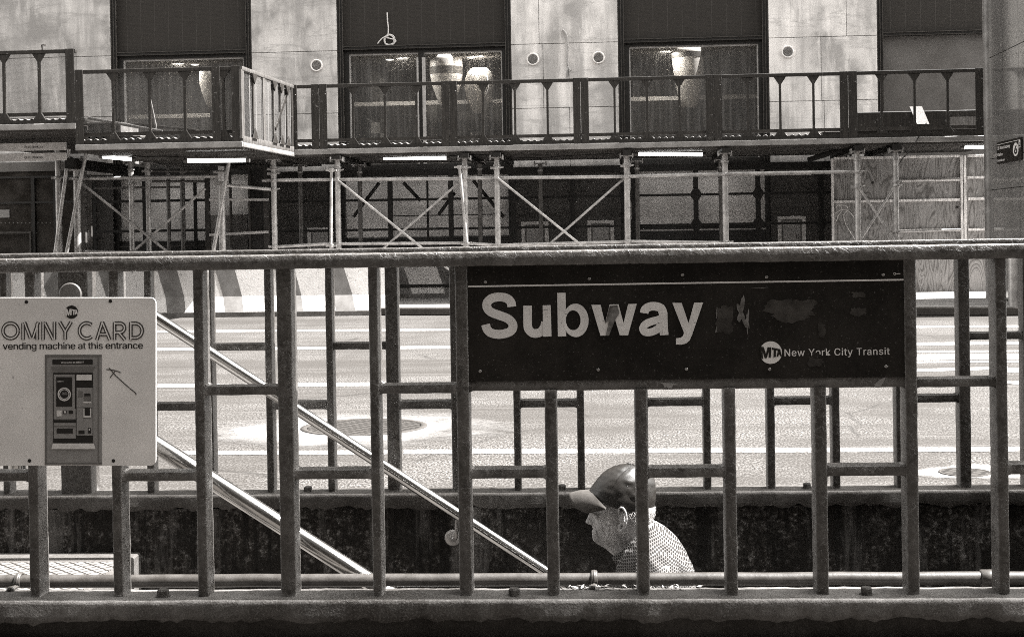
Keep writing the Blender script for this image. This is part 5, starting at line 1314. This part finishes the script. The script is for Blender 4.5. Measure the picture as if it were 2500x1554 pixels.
for cy in lev:
    f, b, w, p = interp(front, cy), interp(back, cy), interp(halfw, cy), interp(fpow, cy)
    for k in range(NS):
        th = warp(k/NS); d = (1-math.cos(th))/2; sn = math.sin(th)
        lat = w*math.copysign(abs(sn)**.82, sn)*(d**(p-.5) if d > 0 and p > .5 else 1)
        cx = f+(b-f)*d; L = abs(lat)
        front_f = max(0, 1-d*2.2)
        if d < .45:
            nose = interp([(478, 4), (495, 18), (515, 34), (540, 50), (560, 60), (576, 62), (588, 50), (595, 22), (602, 3), (608, 0)], cy)
            wn = interp([(490, .009), (540, .011), (565, .0135), (590, .0165), (605, .015)], cy)
            cx -= nose*G(lat, wn)
            cx -= 16*G(cy-572, 14)*G(L-.016, .0075)*front_f             # nostril wing
            cx += 22*G(cy-515, 15)*G(L-.032, .012)*front_f              # eye socket
            cx -= 9*G(cy-484, 9)*G(L-.03, .02)*front_f                  # brow ridge
            cx -= 8*G(cy-560, 26)*G(L-.046, .014)*front_f               # cheek bone
            cx += 10*G(cy-655, 26)*G(L-.05, .012)*front_f               # hollow cheek
            cx += 5*G(cy-605, 7)*G(L-.004, .004)*front_f
        g = groove(cx, cy, fold, 1); lat *= 1-.085*math.exp(-g/40)*(1 if d < .5 else 0); cx += 9*math.exp(-g/50)
        g = groove(cx, cy, fold2, 1); lat *= 1-.05*math.exp(-g/60)*(1 if d < .6 else 0)
        for (pa, pb) in crow:
            pl = [(pa[0]+(pb[0]-pa[0])*i/6, pa[1]+(pb[1]-pa[1])*i/6) for i in range(7)]; lat *= 1-.035*math.exp(-groove(cx, cy, pl, 1)/16)
        # neck tendon and jaw edge
        if cy > 660: lat *= 1-.10*G((cx-560)*.55-(cy-760), 22)*(1 if 520 < cx < 720 else 0)
        lat += math.copysign(noise.noise((cx*.035, cy*.035, lat*60))*.002+noise.noise((cx*.10, cy*.13, lat*150))*.0011, lat)
        q = hx(cx, cy); hv.append((q[0], WMAN-lat, q[1]))
head = MB()
fs = [(i*NS+k, i*NS+(k+1) % NS, (i+1)*NS+(k+1) % NS, (i+1)*NS+k) for i in range(len(lev)-1) for k in range(NS)]
head.add(hv, fs, True); head.add(hv[:NS], [tuple(range(NS))]); head.add(hv[-NS:], [tuple(range(NS))])
def ellipsoid(mb, c, r, n=20, m=12, rot=None):
    vs = []
    for i in range(m+1):
        a = math.pi*i/m
        for k in range(n):
            b = 2*math.pi*k/n; v = Vector((r[0]*math.sin(a)*math.cos(b), r[1]*math.sin(a)*math.sin(b), r[2]*math.cos(a)))
            if rot: v = rot @ v
            vs.append(Vector(c)+v)
    mb.add(vs, [(i*n+k, i*n+(k+1) % n, (i+1)*n+(k+1) % n, (i+1)*n+k) for i in range(m) for k in range(n)], True)
for s in (-1, 1):                                       # ears, eyelids
    wl = .0715
    rim = [(712, 520), (700, 492), (698, 465), (712, 450), (733, 456), (750, 488), (757, 530), (752, 572), (740, 606), (726, 632), (712, 636), (706, 615), (708, 590)]
    rim = [(a, b-30) for a, b in rim]; rim = spline(rim, 4); n = len(rim)
    pts = [(hx(a, b)[0], WMAN+s*(wl+.007+.016*math.sin(math.pi*min(1, i/n*1.15))*(1 if a > 715 else .5)), hx(a, b)[1]) for i, (a, b) in enumerate(rim)]
    head.tube(pts, .0038, 10, True, [.0040+.0022*(i > n*.75) for i in range(n)])
    inner = spline([(722, 470), (738, 490), (738, 530), (726, 560)], 4)
    head.tube([(hx(a, b)[0], WMAN+s*(wl+.012), hx(a, b)[1]) for a, b in inner], .0034, 8)
    q = hx(728, 515); ellipsoid(head, (q[0], WMAN+s*(wl+.006), q[1]), (.0105, .008, .034))
    q = hx(718, 590); ellipsoid(head, (q[0], WMAN+s*(wl+.0065), q[1]), (.0058, .0042, .0095))
    q = hx(519, 516); ellipsoid(head, (q[0]+.004, WMAN+s*.031, q[1]), (.0125, .0135, .0105))
# torso, arms and legs under the clothes
def P(cx, lat, z): q = hx(cx, 700); return (q[0], WMAN+lat, z)
ZT = hx(780, 105)[1]; zsh = hx(900, 790)[1]; zhip = ZT-.86
bodym = MB()
def loft(mb, rows, n=28, pw=.85):
    """rows: (u, v, half depth, half width)"""
    vs = []
    for (u, v, a, b) in rows:
        for k in range(n):
            t = 2*math.pi*k/n; x, y = math.cos(t), math.sin(t)
            vs.append((u+a*math.copysign(abs(x)**pw, x), WMAN+b*math.copysign(abs(y)**pw, y), v))
    mb.add(vs, [(i*n+k, i*n+(k+1) % n, (i+1)*n+(k+1) % n, (i+1)*n+k) for i in range(len(rows)-1) for k in range(n)], True)
    mb.add(vs[:n], [tuple(range(n))]); mb.add(vs[-n:], [tuple(range(n))])
def row(cy, a, b, hw): p, q = hx(a, cy), hx(b, cy); return ((p[0]+q[0])/2, p[1], (q[0]-p[0])/2, hw)
tors = [row(575, 925, 992, .045), row(600, 895, 1040, .085), row(640, 850, 1105, .125), row(700, 775, 1160, .165), row(760, 725, 1200, .188), row(830, 698, 1240, .198), row(900, 684, 1272, .195), row(985, 676, 1305, .185), row(1100, 668, 1322, .178), row(1300, 664, 1318, .17), row(1600, 690, 1290, .168), row(1900, 705, 1265, .172), row(2080, 720, 1250, .175)]
loft(bodym, [(u, v, a*.9, b*.9) for u, v, a, b in tors])
UM = hx(985, 700)[0]
def zt_(u): return zl-rise*(math.floor((u-UL)/tread)+1)
legs = []
for s, du, lift_ in ((-1, -.20, 0), (1, .10, 0)):
    uf = UL+tread*(math.floor((UM+du-UL)/tread)+.5); zf = zt_(uf)+.0
    hip = Vector((UM, WMAN+s*.09, zhip)); ank = Vector((uf+.02, WMAN+s*.10, zf+.09))
    mid = (hip+ank)/2; Lr = (ank-hip).length; bend = max(.02, math.sqrt(max(.0004, .425**2-(Lr/2)**2))); kn = mid+Vector((-bend, 0, .03)); legs.append((s, hip, kn, ank, uf, zf))
    bodym.tube(spline([hip+Vector((0, 0, .05)), (hip+kn)/2, kn, (kn+ank)/2+Vector((.02, 0, 0)), ank], 4), .05, 14, True, None)
    ellipsoid(bodym, (uf-.05, WMAN+s*.10, zf+.045), (.12, .04, .04))
arms = []
for s in (-1, 1):
    sh_ = Vector((hx(1010, 800)[0], WMAN+s*.175, zsh-.02)); el_ = sh_+Vector((.03, s*.045, -.30)); wr = el_+Vector((-.17, -s*.02, -.17)); arms.append((s, sh_, el_, wr))
    pts = spline([sh_, (sh_+el_)/2, el_, (el_+wr)/2, wr], 4); n = len(pts)
    bodym.tube(pts, .04, 14, True, [.044-.018*i/(n-1) for i in range(n)])
    d = (wr-el_).normalized(); lat = Vector((0, 1, 0)); nn = d.cross(lat)
    palm = wr+d*.045; rot = Matrix((d, lat, nn)).transposed()
    ellipsoid(bodym, palm, (.052, .040, .017), rot=rot)
    for i, (o, L) in enumerate(((-.030, .066), (-.010, .076), (.010, .072), (.029, .058))):
        b0_ = palm+d*.035+lat*o; bodym.tube([b0_, b0_+d*L*.45-nn*.008, b0_+d*L*.8-nn*.026, b0_+d*L*.86-nn*.044], .0085, 8, True, [.0092, .0088, .0082, .0065])
    tb = wr+d*.02-lat*s*.03; bodym.tube([tb, tb+d*.03-lat*s*.028-nn*.006, tb+d*.062-lat*s*.034-nn*.018], .010, 8, True, [.0115, .0105, .0075])
def remesh(mb, name, vox, smooth=2):
    me = mb.mesh(name); ob = bpy.data.objects.new('r', me); C.objects.link(ob)
    r = ob.modifiers.new('r', 'REMESH'); r.mode = 'VOXEL'; r.voxel_size = vox
    if smooth: q = ob.modifiers.new('s', 'SMOOTH'); q.iterations = smooth; q.factor = .5
    dg = bpy.context.evaluated_depsgraph_get(); m2 = bpy.data.meshes.new_from_object(ob.evaluated_get(dg))
    o = MB(); o.add([tuple(v.co) for v in m2.vertices], [tuple(p.vertices) for p in m2.polygons], True)
    bpy.data.objects.remove(ob); bpy.data.meshes.remove(m2); return o
allb = MB(); allb.add(bodym.vs, bodym.fs, True); allb.add(head.vs, head.fs, True)
body = remesh(allb, 'body', .0025, 1)
def m_skin():
    N = NM('weathered_skin')
    n = N.noise(14, 6, .7); sp = N.noise(55, 4, .7)
    col = N.ramp(n, [(.4, tone(.25, .6)), (.6, tone(.46, .6))])
    col = N.mix(N.ramp(sp, [(.52, 0.), (.65, .35)]), col, tone(.18, .6))
    col = N.mix(N.ramp(N.noise(130, 3, .8), [(.5, 0.), (.62, .25)]), col, tone(.2, .6))
    col = N.mix(N.ramp(N.noise(26, 5, .7, N.coord((1, 1, .55), (0, .5, 0))), [(.5, 0.), (.64, .35)]), col, tone(.2, .6))
    h = N.math('ADD', N.noise(180, 4, .65), N.math('MULTIPLY', N.noise(60, 4, .6, N.coord((1, 1, 2.4))), 1.2))
    return N.out(col, .55, .35, 0, N.bump(h, .7, .004))
org = (UM, WMAN, min(l[5] for l in legs))
man = thing('person', 'elderly man in a dark cap and dotted shirt climbing the subway stair, seen in profile', 'person', F, org)
part('body', body, m_skin(), man)
# shirt
shm = MB(); loft(shm, tors, 40, .9)
for s, sh_, el_, wr in arms:
    pts = spline([sh_+Vector((-.005, -s*.035, .012)), sh_*.7+el_*.3+Vector((0, s*.006, 0)), sh_*.25+el_*.75], 5); n = len(pts); shm.tube(pts, .07, 22, True, [.066-.004*i/(n-1) for i in range(n)])
shirt = remesh(shm, 'shirt', .006, 6)
out = []
for (u, w, v) in shirt.vs:                                # loose folds
    k = noise.noise((u*11+v*6, w*12, v*7))*.009+noise.noise((u*30+v*26, w*26, v*12))*.005+noise.noise((u*60-v*40, w*60, v*30))*.0015
    cx_ = Vector((u-UM, w-WMAN, 0)); cx_ = cx_.normalized() if cx_.length > 1e-4 else cx_
    out.append((u+cx_.x*k, w+cx_.y*k, v+k*.5))
shirt.vs = out
def m_shirt(name, inv=False):
    N = NM(name)
    s = N.node('ShaderNodeSeparateXYZ', {'Vector': N.coord((1, 1, 1), (0, .42, 0))})
    wob = N.math('MULTIPLY', N.math('SUBTRACT', N.noise(9, 2), .5), .012)
    a = N.math('MULTIPLY', N.math('ADD', s.outputs[0], wob), 132.); b = N.math('MULTIPLY', N.math('ADD', s.outputs[2], wob), 114.)
    a = N.math('ADD', a, N.math('MULTIPLY', N.math('FLOOR', b), .5))
    fa = N.math('SUBTRACT', N.math('FRACT', a), .5); fb = N.math('SUBTRACT', N.math('FRACT', b), .5)
    d = N.math('SQRT', N.math('ADD', N.math('MULTIPLY', fa, fa), N.math('MULTIPLY', fb, N.math('MULTIPLY', fb, .8))))
    dot = N.ramp(d, [(.05, .6), (.1, .95), (.34, 1.), (.40, 0.)] if not inv else [(.38, 1.), (.46, 0.)])
    col = N.mix(dot, tone(.13, .6), tone(.010))
    return N.out(col, .85, .2, 0, N.bump(N.noise(60, 3), .2, .002))
part('shirt', shirt, m_shirt('dotted_cotton'), man, 'pale shirt covered with dark dots')
# collar: a tilted band round the neck with a turned-down edge
cl = MB(); n = 56; vs = []
A, B = Vector(hx(958, 566)), Vector(hx(655, 868)); ctr = (A+B)/2; ax = (A-B)/2; nrm = Vector((-ax.y, ax.x)).normalized()
if nrm.y < 0: nrm = -nrm
for k in range(n):
    t = 2*math.pi*k/n; x, y = math.cos(t), math.sin(t)
    for (e, dn, lw) in ((.96, .003, .066), (1.0, .008, .071), (1.06, -.004, .078), (1.10, -.030, .090), (1.05, -.032, .086), (.96, -.020, .07)):
        fdrop = .026*max(0, -x)**3 if dn < -.01 else 0
        q = ctr+ax*x*e+nrm*(dn-fdrop); vs.append((q.x-(.006 if fdrop else 0), WMAN+lw*y, q.y))
cl.add(vs, [(k*6+j, k*6+(j+1) % 6, ((k+1) % n)*6+(j+1) % 6, ((k+1) % n)*6+j) for k in range(n) for j in range(6)], True)
part('collar', cl, m_shirt('dotted_collar', True), man, 'turned-down collar with darker dots')
# trousers and shoes
tr = MB(); loft(tr, [(UM, zhip+.16, .135, .172), (UM, zhip+.06, .15, .178), (UM, zhip-.06, .14, .17), (UM, zhip-.10, .11, .14)])
for s, hip, kn, ank, uf, zf in legs:
    pts = spline([hip, (hip+kn)/2, kn, (kn+ank)/2+Vector((.02, 0, 0)), ank+Vector((0, 0, -.03))], 5); k = len(pts); tr.tube(pts, .09, 18, True, [.092-.030*i/(k-1) for i in range(k)])
part('trousers', remesh(tr, 'trousers', .012, 4), plain('dark_trousers', .04, .85, .2), man)
for s, hip, kn, ank, uf, zf in legs:
    m = MB(); c_ = (uf-.05, WMAN+s*.10, zf)
    vs = []
    for (hgt, a, b, off) in ((0, .142, .048, 0), (.018, .145, .05, 0), (.03, .138, .046, 0), (.06, .115, .042, .02), (.085, .075, .042, .06), (.10, .055, .042, .07)):
        for k in range(24): t = 2*math.pi*k/24; vs.append((c_[0]+off+a*math.cos(t), c_[1]+b*math.sin(t), zf+.001+hgt))
    m.add(vs, [(i*24+k, i*24+(k+1) % 24, (i+1)*24+(k+1) % 24, (i+1)*24+k) for i in range(5) for k in range(24)], True); m.add(vs[:24], [tuple(range(24))]); m.add(vs[-24:], [tuple(range(24))])
    part('shoe', m, plain('black_shoe', .02, .4, .5), man)
# hair: fringe under the cap at the back and round the ear
hr_ = MB(); rnd = random.Random(5)
def head_pt(cy, th, lift=0.0):
    f, b, w, p = interp(front, cy), interp(back, cy), interp(halfw, cy), interp(fpow, cy); d = (1-math.cos(th))/2; sn = math.sin(th)
    q = hx(f+(b-f)*d+lift/PXM*(-math.cos(th)), cy); return Vector((q[0], WMAN-math.copysign(abs(sn)**.82, sn)*(w+lift), q[1]))
vs = []; ths = [math.radians(112+136*i/40) for i in range(41)]
for j in range(9):
    for i, t in enumerate(ths):
        e = 1 if 4 < i < 36 else .4; cy = 440+(j/8)*(95+34*math.sin(math.pi*i/40))*e; vs.append(head_pt(cy, t, .0055*(1-(j/8)**3)+.001*noise.noise((i*.7, j*.4, 0))))
hr_.add(vs, [(j*41+i, j*41+i+1, (j+1)*41+i+1, (j+1)*41+i) for j in range(8) for i in range(40)], True)
for i in range(520):
    t = math.radians(rnd.uniform(110, 250)) if i < 420 else math.radians(rnd.uniform(88, 112))*rnd.choice((1, -1)); cy = rnd.uniform(455, 560 if i < 420 else 500); a = head_pt(cy, t, .004)
    b = head_pt(cy+rnd.uniform(14, 40), t+rnd.uniform(-.08, .1), rnd.uniform(.006, .014)); hr_.tube([a, (a+b)/2+Vector((.002, 0, -.001)), b], .0006, 3, False, [.0008, .0007, .0003])
for i in range(60):                                       # eyebrow
    cy = rnd.uniform(486, 500); t = rnd.choice((1, -1))*rnd.uniform(.35, .75); a = head_pt(cy, t, .0); b = head_pt(cy+rnd.uniform(-8, 8), t-.12, .008); hr_.tube([a, b], .0005, 3, False)
part('hair', hr_, plain('grey_hair', .40, .6, .3, 0, .4, 120), man)
# cap
cap = MB()
A, B = Vector((465, 322)), Vector((988, 466)); ex = (B-A).normalized(); ey = Vector((ex.y, -ex.x)); Lb = (B-A).length
def rot_(p): q = Vector(p)-A; return (q.dot(ey), q.dot(ex))
ft = sorted(rot_(p) for p in ((465, 322), (474, 300), (515, 243), (560, 190), (602, 157), (650, 130), (705, 112), (752, 104), (792, 103)))
bk = sorted(rot_(p) for p in ((988, 466), (1001, 400), (1005, 330), (1002, 270), (988, 212), (950, 160), (905, 130), (850, 111), (800, 103)))
T = ft[-1][0]; vs = []; n = 72; rows = 30
for j in range(rows+1):
    s = j/rows; t = -60+(T+60)*math.sin(s*math.pi/2)
    f, b = interp(ft, max(t, 0)), interp(bk, max(t, 0)); hw = .0865*math.sqrt(max(0, 1-(max(t, 0)/T)**2.3)) if t > 0 else .0865
    if j == rows: f = b = (f+b)/2
    for k in range(n):
        th = 2*math.pi*k/n; d = (1-math.cos(th))/2; sn = math.sin(th)
        tt = t if t > 0 else t*(abs(sn)**1.5*.8+(.5 if d > .6 else 0)*abs(math.cos(th)))
        seam = 1-.028*sum(G(((th-q+math.pi) % (2*math.pi))-math.pi, .05) for q in (math.radians(62), math.radians(118), math.radians(242), math.radians(298)))*(1 if t > 0 else .3)
        fold_ = .004*noise.noise((th*2.2, t*.012, 3))+.003*noise.noise((th*5, t*.03, 9))
        x = f+(b-f)*d; pt = A+ex*((x-(f+b)/2)*seam+(f+b)/2)+ey*tt; q = hx(pt.x, pt.y); vs.append((q[0]+fold_*math.cos(th)*-.3, WMAN-(hw+fold_)*seam*math.copysign(abs(sn)**.9, sn), q[1]))
cap.add(vs, [(j*n+k, j*n+(k+1) % n, (j+1)*n+(k+1) % n, (j+1)*n+k) for j in range(rows) for k in range(n)], True)
vs_cap = list(vs)
def m_cap():
    N = NM('satin_cap')
    col = N.ramp(N.noise(20, 4), [(.3, tone(.010)), (.7, tone(.02))])
    return N.out(col, .42, .45, 0, N.bump(N.math('ADD', N.noise(500, 2), N.math('MULTIPLY', N.noise(16, 2), 3.)), .2, .003))
cp = part('cap', cap, m_cap(), man, 'dark satin baseball cap')
m = MB(); q = hx(782, 103); ellipsoid(m, (q[0], WMAN, q[1]), (.008, .008, .004)); part('button', m, MAT['ink'], cp)
for th_ in (62, 118, 242, 298):
    m = MB(); k = int(round(th_/360*n)) if False else int(round(th_/360*72)); m.tube([Vector(vs_cap[j*72+k])+Vector((0, (-.0012 if th_ < 180 else .0012), .0006)) for j in range(4, 30)], .0011, 6); part('seam', m, MAT['ink'], cp)
q = hx(765, 258); m = MB(); m.lathe((q[0], WMAN-.0735, q[1]), [(.0035, .003), (.0035, -.002), (.002, -.003)], 12, 1); part('eyelet', m, MAT['ink'], cp)
m = MB(); vs = []; n = 48; r_ = 12
for side in (0, 1):
    for i in range(n+1):
        a = math.radians(-88+176*i/n); c1 = 1-math.cos(a); sa = math.sin(a)
        at_ = Vector((472+128*c1, 328+132*c1-24*abs(sa))); ou = Vector((290+296*c1**.9, 352+148*math.sin(min(math.pi/2, abs(a)*1.45))**1.3-30*max(0, math.degrees(abs(a))-62)/26-26*abs(sa)))
        for j in range(r_+1):
            s = j/r_; p = at_*(1-s)+ou*s; p.y -= 14*math.sin(math.pi*s)*math.cos(a)
            q = hx(p.x, p.y-side*7); vs.append((q[0], WMAN-(.0835*(1-s)+.074*s)*sa*(1+.12*math.sin(math.pi*s)), q[1]))
N1 = (n+1)*(r_+1); st_ = lambda o: [(o+i*(r_+1)+j, o+i*(r_+1)+j+1, o+(i+1)*(r_+1)+j+1, o+(i+1)*(r_+1)+j) for i in range(n) for j in range(r_)]
m.add(vs, st_(0)+st_(N1)+[(i*(r_+1)+r_, (i+1)*(r_+1)+r_, N1+(i+1)*(r_+1)+r_, N1+i*(r_+1)+r_) for i in range(n)], True)
part('brim', m, plain('grey_brim', .055, .8, .2, 0, .15, 60, .3, 400), cp, 'lighter grey curved brim')
# ------------------------------------------------------------------ light
sc = bpy.context.scene
sc.cycles.filter_width = 1.0; sc.cycles.use_denoising = False; sc.cycles.sample_clamp_indirect = 2.0
sd = Vector((.52, -.004, .854)).normalized()
W = bpy.data.worlds.new('World'); sc.world = W; W.use_nodes = True
nt = W.node_tree; bg = nt.nodes['Background']
sky = nt.nodes.new('ShaderNodeTexSky'); sky.sky_type = 'NISHITA'; sky.sun_disc = False
sky.sun_elevation = math.asin(sd.z); sky.sun_rotation = math.atan2(sd.x, sd.y); sky.dust_density = 1.5
bw = nt.nodes.new('ShaderNodeRGBToBW'); nt.links.new(sky.outputs[0], bw.inputs[0])
mu = nt.nodes.new('ShaderNodeMix'); mu.data_type = 'RGBA'; mu.blend_type = 'MULTIPLY'; mu.inputs[0].default_value = 1
nt.links.new(bw.outputs[0], mu.inputs[6]); mu.inputs[7].default_value = (1.0, .985, .95, 1)
nt.links.new(mu.outputs[2], bg.inputs[0]); bg.inputs[1].default_value = .15
sl_ = bpy.data.lights.new('sun', 'SUN'); sl_.energy = 4.1; sl_.angle = math.radians(.55); sl_.color = (1, .992, .975)
so = bpy.data.objects.new('sun', sl_); C.objects.link(so); so.rotation_euler = sd.to_track_quat('Z', 'Y').to_euler(); so.location = (20, 5, 40)
sc.view_settings.view_transform = 'Standard'; sc.view_settings.look = 'None'; sc.view_settings.gamma = 1; sc.view_settings.use_curve_mapping = False
sc.view_settings.exposure = 2.72
